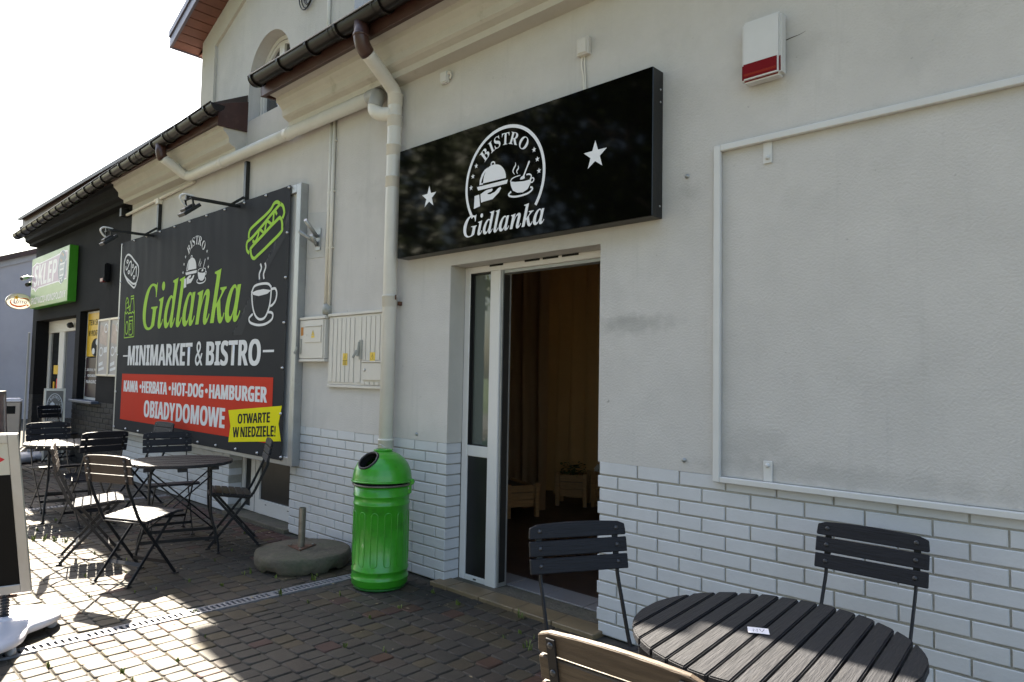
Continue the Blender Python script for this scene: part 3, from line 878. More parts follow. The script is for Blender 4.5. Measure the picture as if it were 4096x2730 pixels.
def gutter(x0, z0, x1, z1, brs, sleeves, dy=0.0):
    g = MB()
    n, r, yc = 12, 0.068, -0.457 + dy
    def ring(x, z, r_):
        return [(x, yc - r_ * math.cos(PI * k / n), z - r_ * math.sin(PI * k / n)) for k in range(n + 1)]
    m = n + 1
    vs = ring(x0, z0, r) + ring(x1, z1, r) + ring(x0, z0, r - 0.004) + ring(x1, z1, r - 0.004)
    fs = [(k, k + 1, m + k + 1, m + k) for k in range(n)] + [(2 * m + k + 1, 2 * m + k, 3 * m + k, 3 * m + k + 1) for k in range(n)]
    g.add(vs, fs, sm=True)
    g.tube([(x0, yc - r - 0.004, z0 + 0.004), (x1, yc - r - 0.004, z1 + 0.004)], 0.008, 8)
    for x, z in ((x0, z0), (x1, z1)):
        s_ = -0.008 if x == min(x0, x1) else 0.008
        a = ring(x, z, r + 0.004)
        g.add(a + [(p[0] + s_, p[1], p[2]) for p in a], [tuple(range(m)), tuple(reversed(range(m, 2 * m)))] + [(k, k + 1, m + k + 1, m + k) for k in range(n)])
    for x in sleeves:
        z = z0 + (z1 - z0) * (x - x0) / (x1 - x0)
        for dx, hw in ((0, 0.035), (-0.03, 0.008), (0.03, 0.008)):
            a = ring(x + dx - hw, z, r + (0.003 if dx == 0 else 0.007)); c = ring(x + dx + hw, z, r + (0.003 if dx == 0 else 0.007))
            g.add(a + c, [(k, k + 1, m + k + 1, m + k) for k in range(n)], sm=True)
    go = g.build('gutter', M['gutter'], bld)
    proto = None
    for x in brs:
        z = z0 + (z1 - z0) * (x - x0) / (x1 - x0)
        if proto is None:
            k_ = MB()
            k_.ribbon([(0, -0.385 + dy, 0.035), (0, -0.39 + dy, 0.0)] + [(0, yc + (r + 0.009) * math.cos(PI * q / 10), -(r + 0.009) * math.sin(PI * q / 10)) for q in range(1, 11)], (1, 0, 0), 0.012, 0.026)
            k_.box(-0.013, 0.013, -0.392 + dy, -0.384 + dy, -0.03, 0.04)
            proto = k_.build('gutter_bracket', M['gutter'], None)
            proto.parent = go
            c = proto
        else:
            c = proto.copy(); C.objects.link(c); c.parent = go
        c.location = Vector((x, 0, z)) - ORG[go.name]
    return go
gutter(-15.2, 3.86, -6.88, 4.13, [-7.05 - 0.36 * k for k in range(23)], (-8.05, -9.05, -12.0), 0.065)
gutter(-5.95, 4.095, XR + 0.3, 4.095, [-5.9, -5.42, -4.97, -4.55, -4.0, -3.5, -3.05, -2.6, -2.1], (-4.62, -4.05))

# pipes
dp = thing('downpipe', 'cream drainpipe running down the white wall behind the green bin', 'drainpipe', (-4.37, -0.075, 0))
b = MB()
pts = catmull([(-4.30, -0.40, 3.845), (-4.325, -0.28, 3.78), (-4.36, -0.14, 3.705), (-4.369, -0.088, 3.66), (-4.37, -0.075, 3.58), (-4.37, -0.075, 3.2)], 4)
b.tube(list(pts) + [(-4.37, -0.075, 0.04)], 0.054, 18)
b.build('pipe', M['pvc'], dp)
for z, r_ in ((3.60, 0.058), (3.43, 0.0585), (3.20, 0.058), (2.95, 0.0585), (2.02, 0.0585), (0.92, 0.058)):
    b = MB(); b.lathe([(0.052, -0.045), (r_, -0.042), (r_, 0.035), (0.0605, 0.036), (0.0605, 0.045), (0.052, 0.047)], (-4.37, -0.075, z), 20)
    b.build('coupling', M['pvcplain'], dp)
b = MB()
b.tube([(-4.293, -0.455, 4.06), (-4.293, -0.455, 3.93), (-4.295, -0.44, 3.885), (-4.30, -0.405, 3.85), (-4.302, -0.39, 3.842)], [0.055, 0.058, 0.058, 0.058, 0.058], 18)
b.lathe([(0.056, -0.012), (0.0625, -0.01), (0.0625, 0.012), (0.056, 0.014)], (-4.293, -0.455, 3.95), 18)
b.build('outlet_elbow', M['pvcbrown'], dp)
b = MB(); b.box(-4.33, -4.308, -0.03, -0.002, 1.99, 2.02); b.tube([(-4.302, -0.07, 2.03), (-4.302, -0.07, 2.065)], 0.006, 8); b.build('clip', M['rust'], dp)
hp = thing('horizontal_pipe', 'cream rain pipe running along the wall above the big banner', 'drainpipe', (-6.5, -0.09, 3.69))
b = MB()
b.tube(list(catmull([(-8.35, -0.37, 3.89), (-8.345, -0.26, 3.83), (-8.33, -0.15, 3.755), (-8.29, -0.10, 3.730), (-8.15, -0.088, 3.722)], 4)) + [(-4.69, -0.088, 3.70)], 0.054, 18)
for x in (-6.0, -7.4):
    b.lathe([(0.052, -0.045), (0.058, -0.042), (0.058, 0.042), (0.052, 0.045)], (x, -0.088, 3.70 + 0.022 * (-4.69 - x) / 3.5), 20, axis=(1, 0, 0))
b.build('pipe', M['pvc'], hp)
b = MB(); b.tube(catmull([(-4.70, -0.088, 3.70), (-4.62, -0.09, 3.70), (-4.565, -0.105, 3.675), (-4.555, -0.125, 3.62), (-4.56, -0.13, 3.585)], 4), 0.057, 18)
b.build('elbow', M['pvcgrey'], hp)
b = MB(); b.tube(catmull([(-4.56, -0.13, 3.60), (-4.56, -0.132, 3.56), (-4.53, -0.125, 3.525), (-4.47, -0.10, 3.505), (-4.38, -0.078, 3.50)], 4), 0.055, 18)
b.build('branch', M['pvc'], hp)
b = MB(); b.tube([(-8.355, -0.392, 4.04), (-8.355, -0.392, 3.95), (-8.353, -0.385, 3.91), (-8.35, -0.365, 3.885)], 0.057, 18); b.build('outlet_elbow', M['pvcbrown'], hp)

# gable with arched window -------------------------------------------------
AX, TIPX, TIPZ, SL = -6.65, 1.741, 5.25, 0.43
def gz(x, y=0): return TIPZ + 0.02 + SL * (TIPX - abs(x - AX)) - 0.02
WX, WZ, WR, GB = -6.60, 4.50, 0.432, 3.735
b = MB()
xs = [-8.2, WX - WR] + [WX - WR * math.cos(PI * k / 24) for k in range(1, 24)] + [WX + WR, -5.09]
def low(x): return WZ + math.sqrt(max(0, WR * WR - (x - WX) ** 2))
D_ = 0.28
for i, (x0, x1) in enumerate(zip(xs[:-1], xs[1:])):
    if i == 0 or i == len(xs) - 2: l0 = l1 = 4.0 if False else GB
    else: l0, l1 = low(x0), low(x1)
    h0, h1 = gz(x0), gz(x1)
    if x0 < AX < x1:
        b.prism([(x0, 0, l0), (x1, 0, l1), (x1, 0, h1), (AX, 0, gz(AX)), (x0, 0, h0)], (0, -0.004, 0), (0, D_, 0))
    else:
        b.prism([(x0, 0, l0), (x1, 0, l1), (x1, 0, h1), (x0, 0, h0)], (0, -0.004, 0), (0, D_, 0))
b.box(-8.2, -7.95, D_, 5.0, 4.1, 5.1); b.box(-5.34, -5.09, D_, 5.0, 4.1, 5.1)
b.build('gable_wall', M['stucco'], bld)
b = MB()                                           # raised border of the gable
b.box(-8.202, -7.86, -0.035, -0.005, 4.33, gz(-8.2) - 0.05)
for sgn in (-1, 1):
    xe, xi = AX + sgn * 1.55, AX
    b.prism([(xe, 0, gz(xe) - 0.30), (xi, 0, gz(xi) - 0.30), (xi, 0, gz(xi)), (xe, 0, gz(xe))], (0, -0.034, 0), (0, -0.005, 0))
b.build('gable_border', M['cornice'], bld)
b = MB()
for sgn in (-1, 1):                                 # two roof slopes with overhang towards the street
    xt = AX + sgn * TIPX
    for y0, y1, zo, zt in ((-0.33, 4.0, 0.0, 0.12),):
        b.prism([(xt, y0, gz(xt) + zo), (AX, y0, gz(AX) + zo), (AX, y0, gz(AX) + zt), (xt, y0, gz(xt) + zt)], (0, 0.022, 0), (0, y1 - y0, 0))
b.build('gable_roof', M['rooftile'], bld)
b = MB()
for sgn in (-1, 1):
    xt = AX + sgn * TIPX
    b.prism([(xt - 0.0 * sgn, -0.33, gz(xt) - 0.045), (AX, -0.33, gz(AX) - 0.045), (AX, -0.33, gz(AX) + 0.075), (xt, -0.33, gz(xt) + 0.075)], (0, -0.008, 0), (0, 0.02, 0))
    b.prism([(xt, -0.33, gz(xt) + 0.078), (AX, -0.33, gz(AX) + 0.078), (AX, -0.33, gz(AX) + 0.15), (xt, -0.33, gz(xt) + 0.15)], (0, -0.022, 0), (0, 0.03, 0))
    b.box(xt - 0.014 if sgn < 0 else xt, xt if sgn < 0 else xt + 0.014, -0.33, 4.0, gz(xt) - 0.04, gz(xt) + 0.12)
b.build('verge_board', M['vergetrim'], bld)
b = MB()
for sgn in (-1, 1):                                 # soffit planks
    n = 15
    for k in range(n):
        t0, t1 = k / n, (k + 1) / n - 0.006
        xa, xb = AX + sgn * TIPX * (1 - t0), AX + sgn * TIPX * (1 - t1)
        b.prism([(xa, -0.31, gz(xa) - 0.022), (xb, -0.31, gz(xb) - 0.022), (xb, -0.31, gz(xb) - 0.004), (xa, -0.31, gz(xa) - 0.004)], (0, 0, 0), (0, 0.305, 0))
b.box(AX - TIPX, AX - 1.552, -0.005, 3.9, gz(AX - TIPX) - 0.03, gz(AX - TIPX) - 0.01)
b.build('soffit', M['soffit'], bld, bevel=0.002)
wf = MB()
arch = [(WX + WR * 0.985, GB + 0.02)] + [(WX + WR * 0.985 * math.cos(PI * k / 20), WZ + WR * 0.985 * math.sin(PI * k / 20)) for k in range(21)] + [(WX - WR * 0.985, GB + 0.02)]
def arch_strip(mb, sc0, sc1, y0, y1):
    def sc(s_): return [((p[0] - WX) * s_ + WX, (p[1] - WZ) * s_ + WZ if p[1] > WZ else p[1]) for p in arch]
    A, Bv = sc(sc0), sc(sc1)
    for i in range(len(A) - 1):
        mb.prism([(A[i][0], 0, A[i][1]), (A[i + 1][0], 0, A[i + 1][1]), (Bv[i + 1][0], 0, Bv[i + 1][1]), (Bv[i][0], 0, Bv[i][1])], (0, y0, 0), (0, y1, 0))
arch_strip(wf, 1.0, 0.90, 0.12, 0.20)
arch_strip(wf, 0.885, 0.80, 0.13, 0.19)
wf.box(WX - 0.05, WX + 0.05, 0.128, 0.19, GB + 0.02, WZ + WR * 0.82)
wf.box(WX - WR * 0.84, WX + WR * 0.84, 0.128, 0.19, GB + 0.02, GB + 0.09)
win = wf.build('arched_window', M['whiteframe'], bld)
b = MB(); b.prism([(x, 0.155, z) for x, z in [((p[0] - WX) * 0.93 + WX, (p[1] - WZ) * 0.93 + WZ if p[1] > WZ else p[1]) for p in arch]], (0, 0, 0), (0, 0.01, 0))
b.build('pane', M['darkglass'], win)
b = MB(); arch_strip(b, 0.90, 0.885, 0.14, 0.18); b.build('gasket', M['gasket'], win)
b = MB(); b.box(WX - WR - 0.02, WX + WR + 0.02, -0.03, 0.12, GB - 0.02, GB + 0.012); b.build('sill', M['steel'], win)
b = MB(); b.prism([(-7.1, -0.36, 4.10), (-7.1, -0.003, 4.26), (-5.9, -0.003, 4.26), (-5.9, -0.36, 4.10)], (0, 0, 0), (0, 0, 0.0)) if False else None
b = MB(); b.tube([(-5.475, -0.02, 4.35), (-5.475, -0.02, 5.2)], 0.016, 10); b.build('conduit', M['pvc'], bld)
b = MB()
for k, (rx, rz, ox) in enumerate(((0.11, 0.17, 0), (0.09, 0.15, 0.03), (0.12, 0.19, -0.01), (0.07, 0.16, 0.06))):
    b.tube([(-5.87 + ox + rx * math.cos(t * PI / 10), -0.02 - 0.006 * k, 5.08 + rz * math.sin(t * PI / 10)) for t in range(20)], 0.006, 6, closed=True)
tag(b.build('cable_coil', M['cable'], None, loc=(-5.87, 0, 5.08)), 'coil of loose black cable hanging high on the white gable', 'cable')

# main doorway ---------------------------------------------------------------
df = MB()
y0, y1 = 0.14, 0.215
df.box(-3.752, -3.695, y0, y1, 0.012, 2.245)                 # left stile
df.box(-3.484, -3.388, y0 - 0.004, y1, 0.012, 2.199)         # middle stile
df.box(-3.695, -3.388, y0, y1, 2.199, 2.2455)
df.box(-3.695, -3.484, y0 + 0.002, y1, 0.885, 0.962)         # rail
df.box(-3.695, -3.484, y0 + 0.002, y1, 0.012, 0.05)
df.box(-3.388, -2.432, y0, y1, 2.199, 2.2455)                # head over the opening
door = df.build('door_frame', M['whiteframe'], bld, bevel=0.004)
b = MB(); b.box(-3.685, -3.494, y0 + 0.035, y0 + 0.05, 0.965, 2.195); b.build('glass_pane', M['glass'], door)
b = MB(); b.box(-3.695, -3.690, y0 + 0.005, y0 + 0.06, 0.963, 2.198); b.box(-3.690, -3.484, y0 + 0.006, y0 + 0.06, 2.19, 2.199); b.box(-3.69, -3.484, y0 + 0.006, y0 + 0.06, 0.962, 0.968)
b.box(-3.681, -3.676, y0 + 0.025, y0 + 0.04, 0.968, 2.19); b.build('gasket', M['gasket'], door)
b = MB(); b.box(-3.694, -3.485, y0 + 0.012, y0 + 0.03, 0.051, 0.884); b.build('lower_panel', M['blackpanel'], door)
b = MB(); b.box(-3.386, -3.372, y0 + 0.01, y1 + 0.02, 0.02, 2.199); b.box(-3.372, -2.432, y0 + 0.02, y1 + 0.02, 2.178, 2.1985)
b.build('inner_rebate', M['steel'], door)
b = MB(); b.box(-3.3715, -3.367, y0 + 0.02, y1, 0.05, 2.17); b.build('seal', M['gasket'], door)
for x0, x1 in ((-3.497, -3.365), (-3.161, -3.027), (-3.0, -2.868), (-2.836, -2.702)):
    b = MB(); b.box(x0, x1, y0 - 0.003, y0 + 0.02, 2.231, 2.2445 if x0 > -3.2 else 2.2445); b.build('vent_slot', M['vent'], door)
b = MB(); b.box(-3.60, -3.575, y0 - 0.004, y0 + 0.01, 0.028, 0.036); b.build('drain_cap', M['gasket'], door)
# step and threshold
b = MB()
x = -3.80
k = 0
for x1 in (-3.62, -3.31, -3.0, -2.69, -2.38):
    b.box(x, x1 - 0.006, -0.088, 0.075, -0.02, 0.022)
    x = x1
b.build('step_tiles', M['tilestep'], bld, bevel=0.004)
b = MB(); b.box(-3.755, -2.43, 0.075, 0.25, -0.02, 0.016); b.build('threshold', M['concrete'], bld)
b = MB()
for x0 in (-3.70, -3.37, -3.04, -2.71, -2.38):
    b.box(x0, x0 + 0.325, 0.25, 0.46, -0.02, 0.024)
b.build('hall_tiles', M['tilefloor'], bld, bevel=0.002)
b = MB(); b.box(-8, 1, 0.46, 6, -0.03, 0.012); b.build('hall_floor', M['floordark'], bld)
b = MB(); b.box(-8.0, -7.9, TH, 6, 0, 2.95); b.box(-1.9, -1.8, TH, 6, 0, 2.95); b.build('inner_wall', M['inwall'], bld)

# curtains, planters inside
def curtain(name, lab, m_, p0, p1, z0, z1, waves, amp, seed):
    r_ = random.Random(seed)
    p0, p1 = Vector((*p0, 0)), Vector((*p1, 0))
    d = (p1 - p0); n_ = Vector((-d.y, d.x, 0)).normalized()
    cols, rows = waves * 8, 14
    ph = [r_.uniform(-0.6, 0.6) for _ in range(waves + 1)]
    b_ = MB()
    for side in (0, 0.006):
        vs, fs = [], []
        for j in range(rows + 1):
            tz = j / rows
            for i in range(cols + 1):
                t = i / cols
                a = 2 * PI * waves * t + ph[int(t * waves)] * 0.4 + 0.5 * math.sin(3 * tz + 6 * t)
                o_ = amp * (0.6 + 0.4 * (1 - tz)) * (math.sin(a) + 0.3 * math.sin(2 * a + 1 + tz))
                p = p0 + d * t + n_ * (o_ + side)
                vs.append((p.x, p.y, z0 + (z1 - z0) * tz + (0.012 * math.sin(a * 1.3) if j == 0 else 0)))
        for j in range(rows):
            for i in range(cols):
                q = j * (cols + 1) + i
                fs.append((q, q + 1, q + cols + 2, q + cols + 1))
        b_.add(vs, fs, sm=True)
    c0 = (p0 + p1) / 2
    o_ = b_.build(name, m_, None, loc=(c0.x, c0.y, z0))
    return tag(o_, lab, 'curtain')
curtain('curtain', 'dark brown floor length curtain on the left inside the doorway', M['darkcurtain'], (-6.6, 1.95), (-5.03, 2.58), 0.0, 2.95, 8, 0.075, 3)
curtain('curtain', 'lighter brown curtain hanging further back on the right inside the doorway', M['curtain'], (-6.9, 3.95), (-3.6, 2.95), 0.0, 2.95, 12, 0.095, 5)
def planter(x, y, rot, wx, wy, h, lab, plant):
    t = thing('wooden_planter', lab, 'planter', (x, y, 0.012), rot, 'pine planters inside the doorway')
    ORG[t.name] = Vector((0, 0, 0))
    b_ = MB()
    nb = 3
    ph = (h - 0.12) / nb
    for k in range(nb):
        za, zb_ = 0.10 + k * ph + 0.004, 0.10 + (k + 1) * ph - 0.002
        b_.box(-wx / 2, wx / 2, -wy / 2, -wy / 2 + 0.02, za, zb_); b_.box(-wx / 2, wx / 2, wy / 2 - 0.02, wy / 2, za, zb_)
        b_.box(-wx / 2, -wx / 2 + 0.02, -wy / 2 + 0.021, wy / 2 - 0.021, za, zb_); b_.box(wx / 2 - 0.02, wx / 2, -wy / 2 + 0.021, wy / 2 - 0.021, za, zb_)
    b_.build('planks', M['pine'], t, bevel=0.003)
    for sx in (-1, 1):
        for sy in (-1, 1):
            q = MB(); q.box(sx * (wx / 2 + 0.012) - 0.022, sx * (wx / 2 + 0.012) + 0.022, sy * (wy / 2 + 0.012) - 0.022, sy * (wy / 2 + 0.012) + 0.022, 0, h)
            q.build('leg', M['pine'], t, bevel=0.003)
    q = MB(); q.box(-wx / 2 + 0.02, wx / 2 - 0.02, -wy / 2 + 0.02, wy / 2 - 0.02, 0.2, h - 0.05); q.build('soil', M['floordark'], t)
    if plant:
        q = MB()
        for _ in range(120):
            cx, cy, cz = rnd.uniform(-wx / 2, wx / 2), rnd.uniform(-wy / 2, wy / 2), h + rnd.uniform(-0.03, 0.10)
            a, s_ = rnd.random() * 6.28, rnd.uniform(0.015, 0.035)
            u_, v_ = Vector((math.cos(a), math.sin(a), rnd.uniform(-.5, .5))) * s_, Vector((-math.sin(a), math.cos(a), rnd.uniform(-.5, .5))) * s_ * 0.6
            c0 = Vector((cx, cy, cz))
            q.add([c0 - u_, c0 - v_, c0 + u_, c0 + v_], [(0, 1, 2, 3)])
        q.build('foliage', M['leaf'], t)
    return t
planter(-5.20, 2.19, R(-22), 0.62, 0.30, 0.345, 'long low pine planter box beside the dark curtain', False)
planter(-5.04, 3.08, R(30), 0.29, 0.27, 0.37, 'small square pine planter with green plant before the lighter curtain', True)
planter(-4.62, 3.30, R(12), 0.34, 0.30, 0.40, 'pine planter half hidden behind the door jamb', False)
b = MB()
vs = [(-4.86, 3.16, 0.40), (-4.40, 3.16, 0.40), (-4.40, 3.5, 0.40), (-4.86, 3.5, 0.40), (-4.58, 3.26, 0.74), (-4.42, 3.26, 0.74), (-4.42, 3.42, 0.74), (-4.58, 3.42, 0.74)]
b.add(vs, [(4, 5, 6, 7), (0, 1, 5, 4), (1, 2, 6, 5), (2, 3, 7, 6), (3, 0, 4, 7), (0, 3, 2, 1)])
tag(b.build('folded_cloth', M['whitecloth'], None, bevel=0.03, seg=2, loc=(-4.6, 3.3, 0.40)), 'white folded cloth draped on the planter behind the door jamb', 'cloth')

# second door behind the banner ------------------------------------------------
b = MB()
y0, y1 = 0.14, 0.21
b.box(-7.157, -7.10, y0, y1, 0.03, 2.11); b.box(-6.96, -6.77, y0, y1, 0.03, 2.11); b.box(-6.05, -5.923, y0, y1, 0.03, 2.11)
b.box(-7.10, -6.96, y0 + 0.003, y1, 0.03, 0.07); b.box(-6.77, -6.05, y0 - 0.004, y1, 0.03, 0.17); b.box(-7.10, -6.05, y0 + 0.001, y1, 2.05, 2.11)
d2 = b.build('side_door', M['whiteframe'], bld, bevel=0.004)
b = MB(); b.box(-7.10, -6.96, y0 + 0.02, y0 + 0.04, 0.07, 2.05); b.box(-6.77, -6.05, y0 + 0.02, y0 + 0.04, 0.17, 2.05); b.build('panel', M['blackpanel'], d2)
b = MB(); b.box(-6.862, -6.858, y0 - 0.002, y0 + 0.01, 0.04, 2.0); b.build('joint', M['gasket'], d2)
b = MB(); b.box(-6.63, -6.60, y0 - 0.006, y0 + 0.01, 0.13, 0.137); b.box(-6.19, -6.16, y0 - 0.006, y0 + 0.01, 0.13, 0.137); b.build('drain_cap', M['gasket'], d2)
b = MB(); b.box(-7.17, -5.90, -0.05, 0.25, -0.02, 0.028); b.build('door_sill', M['concrete'], bld, bevel=0.006)

# shop door and window at the charcoal end ---------------------------------------
b = MB()
y0, y1 = 0.205, 0.285
b.box(-15.33, -12.84, y0, y1, 2.12, 2.335)
for xa, xb in ((-15.33, -15.24), (-14.62, -14.30), (-13.62, -13.40), (-12.92, -12.84)):
    b.box(xa, xb, y0 + 0.004, y1, 0.02, 2.12)
sd = b.build('shop_door', M['whiteframe'], bld, bevel=0.004)
b = MB(); b.box(-15.24, -12.92, y0 + 0.03, y0 + 0.045, 0.02, 2.12); b.build('glass_pane', M['darkglass'], sd)
b = MB(); b.box(-14.86, -14.60, y0 - 0.002, y0 + 0.02, 1.36, 1.52) ; b.build('sticker', M['posteryel'], sd)
b = MB(); b.box(-14.74, -14.66, y0 + 0.02, y0 + 0.026, 1.0, 1.28); b.build('sticker', M['posterred'], sd)
b = MB(); b.box(-14.95, -14.87, y0 + 0.02, y0 + 0.026, 0.92, 1.22); b.build('sticker', M['lottoyel'], sd)
b = MB(); b.lathe([(0.05, 0), (0.05, 0.05), (0.03, 0.08)], (-13.75, y0 - 0.02, 2.22), 14, axis=(0, -1, -0.3)); b.build('door_sensor', M['rubber'], sd)
b = MB(); b.box(-12.62, -11.67, 0.125, 0.16, 0.98, 2.376)
sw = b.build('shop_window', M['darkglass'], bld)
b = MB()
for xa, xb, za, zb_ in ((-12.62, -12.57, 0.98, 2.37), (-11.72, -11.67, 0.98, 2.37), (-12.57, -11.72, 0.98, 1.02), (-12.57, -11.72, 2.33, 2.37)):
    b.box(xa, xb, 0.105, 0.125, za, zb_)
b.build('frame', M['whiteframe'], sw)
b = MB(); b.box(-12.66, -11.50, -0.10, 0.10, 0.945, 0.985); b.build('window_sill', M['bluegrey'], sw, bevel=0.006)
wp = thing('window_poster', 'yellow and plum poster filling the shop window above the blue sill', 'poster', (-12.1, 0.11, 1.03))
b = MB(); b.box(-12.565, -11.725, 0.100, 0.112, 1.66, 2.34); b.build('upper_sheet', M['posteryel'], wp)
b = MB(); b.box(-12.565, -11.725, 0.100, 0.112, 1.03, 1.64); b.build('lower_sheet', M['posterplum'], wp)
A = Art(wallplane(0.0990))
A.text(sb('TEN SKLEP'), -12.50, -11.78, 2.15, 2.24); A.text(sb('W PROGRAMIE'), -12.50, -11.78, 1.98, 2.07)
A.disc((-12.13, 1.80), 0.20, 0.14)
A.build('lettering', M['blackprint'], wp)
A = Art(wallplane(0.0975))
A.disc((-12.22, 1.74), 0.07, 0.05); A.build('pale_spot', M['bwhite'], wp)
A = Art(wallplane(0.0975)); A.disc((-12.05, 1.88), 0.07, 0.05); A.build('pale_spot', M['bwhite'], wp)
for t_, x0_, x1_, z0_ in (('ZBIERAJ PUNKTY', -12.50, -11.78, 1.42), ('ODBIERAJ', -12.45, -11.83, 1.33), ('NAGRODY', -12.50, -11.78, 1.24)):
    A = Art(wallplane(0.0975)); A.text(sb(t_), x0_, x1_, z0_, z0_ + 0.05); A.build('pale_lettering', M['bwhite'], wp)

# ================================================================== NEIGHBOUR BUILDING, far left
nb = thing('neighbouring_building', 'grey violet rendered gable wall of the next building far left', 'building', (-24, 1.5, 0))
b = MB()
b.prism([(-24, -4.0, 0), (-24, 9.0, 0), (-24, 9.0, 7.7), (-24, -4.0, 2.35)], (-8, 0, 0), (0, 0, 0))
b.build('wall', M['neigh'], nb)
b = MB()
b.prism([(-24, -4.0, 2.26), (-24, 9.0, 7.6), (-24, 9.0, 7.77), (-24, -4.0, 2.43)], (0.002, 0, 0), (0.05, 0, 0)); b.build('rake_band', M['neightrim'], nb)
b = MB()
b.prism([(-24, -4.2, 2.35), (-24, 9.0, 7.77), (-24, 9.0, 7.92), (-24, -4.2, 2.50)], (-8.2, 0, 0), (0.16, 0, 0)); b.build('roof', M['fascia'], nb)

# ================================================================== LOGO (shared drawing)
LG = dict(
 DOME=[(-3.325,2.746),(-3.319,2.787),(-3.301,2.822),(-3.281,2.842),(-3.253,2.853),(-3.216,2.853),(-3.178,2.843),(-3.149,2.824),(-3.126,2.796),(-3.115,2.765),(-3.113,2.744)],
 CRESC=[(-3.36,2.739),(-3.357,2.773),(-3.341,2.808),(-3.313,2.835),(-3.281,2.846),(-3.284,2.834),(-3.311,2.814),(-3.332,2.784),(-3.345,2.751),(-3.325,2.748),(-3.325,2.739)],
 KNOB=[(-3.251,2.852),(-3.25,2.868),(-3.235,2.874),(-3.22,2.866),(-3.217,2.852)],
 TRAY=[(-3.384,2.73),(-3.094,2.73),(-3.104,2.705),(-3.37,2.705)],
 HAND=[(-3.348,2.676),(-3.293,2.694),(-3.237,2.696),(-3.232,2.686),(-3.244,2.677),(-3.278,2.672),(-3.281,2.665),(-3.255,2.66),(-3.21,2.669),(-3.182,2.688),(-3.16,2.693),(-3.154,2.683),(-3.173,2.66),(-3.231,2.624),(-3.322,2.62),(-3.341,2.617),(-3.344,2.64)],
 CUFF=[(-3.404,2.672),(-3.36,2.676),(-3.349,2.595),(-3.409,2.586)],
 CUP=[(-3.073,2.715),(-3.066,2.683),(-3.048,2.649),(-3.009,2.629),(-2.96,2.623),(-2.92,2.637),(-2.897,2.668),(-2.89,2.697),(-2.901,2.694),(-2.955,2.693),(-3.025,2.701),(-3.06,2.709)],
 RIMA=[(-3.069,2.713),(-3.06,2.726),(-3.032,2.734),(-2.984,2.737)],
 RIMB=[(-2.932,2.731),(-2.909,2.73),(-2.893,2.721),(-2.891,2.708),(-2.9,2.695)],
 SPOON=[(-2.907,2.816),(-2.904,2.806),(-2.917,2.784),(-2.936,2.752),(-2.948,2.728),(-2.945,2.71),(-2.969,2.707),(-2.987,2.71),(-2.98,2.722),(-2.96,2.731),(-2.95,2.749),(-2.927,2.791),(-2.916,2.814)],
 EAR=[(-2.889,2.698),(-2.878,2.701),(-2.868,2.693),(-2.871,2.681),(-2.884,2.673),(-2.895,2.678)],
 SAUCER=[(-3.062,2.645),(-3.083,2.631),(-3.075,2.618),(-3.036,2.607),(-2.981,2.604),(-2.919,2.609),(-2.883,2.625),(-2.881,2.639),(-2.897,2.645)],
 ST1=[(-3.03,2.829),(-3.027,2.811),(-3.041,2.793),(-3.049,2.773),(-3.034,2.751)],
 ST2=[(-3.004,2.803),(-3.002,2.785),(-3.016,2.77),(-3.008,2.75)])
LSTARS = [(-3.394,2.877),(-3.424,2.811),(-3.44,2.735),(-2.87,2.877),(-2.841,2.811),(-2.826,2.735)]
LC = (-3.133, 2.7309)
def logo(plane, h, mp, k, name, m, parent, with_arch, split=True):
    """cloche on a hand, cup, stars and arched lettering; mp maps sign coordinates to the plane, k = size factor for strokes"""
    def P(n): return [mp(p) for p in LG[n]]
    A = Art(plane, h)
    A.curve_poly(P('DOME'), 3) if False else A.poly(catmull(P('DOME'), 4)); A.poly(P('CRESC')); A.stroke(P('KNOB'), 0.009 * k); A.poly(P('TRAY'))
    out = []
    tgt = A
    def flush(nm):
        nonlocal A
        if split:
            out.append(A.build(nm, m, parent)); A = Art(plane, A.h)
    flush('cloche_emblem')
    A.poly(P('HAND')); A.poly(P('CUFF'))
    flush('hand_emblem')
    A.poly(P('CUP')); A.stroke(P('RIMA'), lambda t: 0.009 * k * (1 - 0.5 * t)); A.stroke(P('RIMB'), 0.009 * k); A.poly(P('SPOON')); A.stroke(P('EAR'), 0.008 * k); A.stroke(P('SAUCER'), 0.012 * k)
    A.stroke(P('ST1'), lambda t: 0.002 * k + 0.009 * k * math.sin(PI * t)); A.stroke(P('ST2'), lambda t: 0.002 * k + 0.008 * k * math.sin(PI * t))
    flush('cup_emblem')
    for s_ in LSTARS:
        A.star(mp(s_), 0.0195 * k)
    flush('small_stars')
    c = mp(LC)
    sx = mp((LC[0] + 1, LC[1]))[0] - c[0]
    sz = mp((LC[0], LC[1] + 1))[1] - c[1]
    angs = [130.5, 115.5, 103.5, 87.5, 70.5, 50]
    for ch, an in zip('BISTRO', angs):
        t = R(an)
        V, F = glyphs(bs(ch))
        xa, xb = min(p[0] for p in V), max(p[0] for p in V)
        hh = A.step()
        size, rot = 0.114, t - PI / 2
        vs = []
        for p in V:
            x, z = (p[0] - (xa + xb) / 2) * size, p[1] * size
            X = LC[0] + 0.234 * math.cos(t) + x * math.cos(rot) - z * math.sin(rot)
            Z = LC[1] + 0.234 * math.sin(t) + x * math.sin(rot) + z * math.cos(rot)
            vs.append(plane.at(mp((X, Z)), hh))
        A.mb.add(vs, F)
    flush('arched_lettering')
    if with_arch:
        A.stroke([mp((LC[0] + 0.3505 * math.cos(R(a)), LC[1] + 0.3505 * math.sin(R(a)))) for a in [-36 + 252 * q / 60 for q in range(61)][::-1]], 0.0215 * k, False, False)
        flush('arch_line')
    if not split:
        out.append(A.build(name, m, parent))
    return A.h

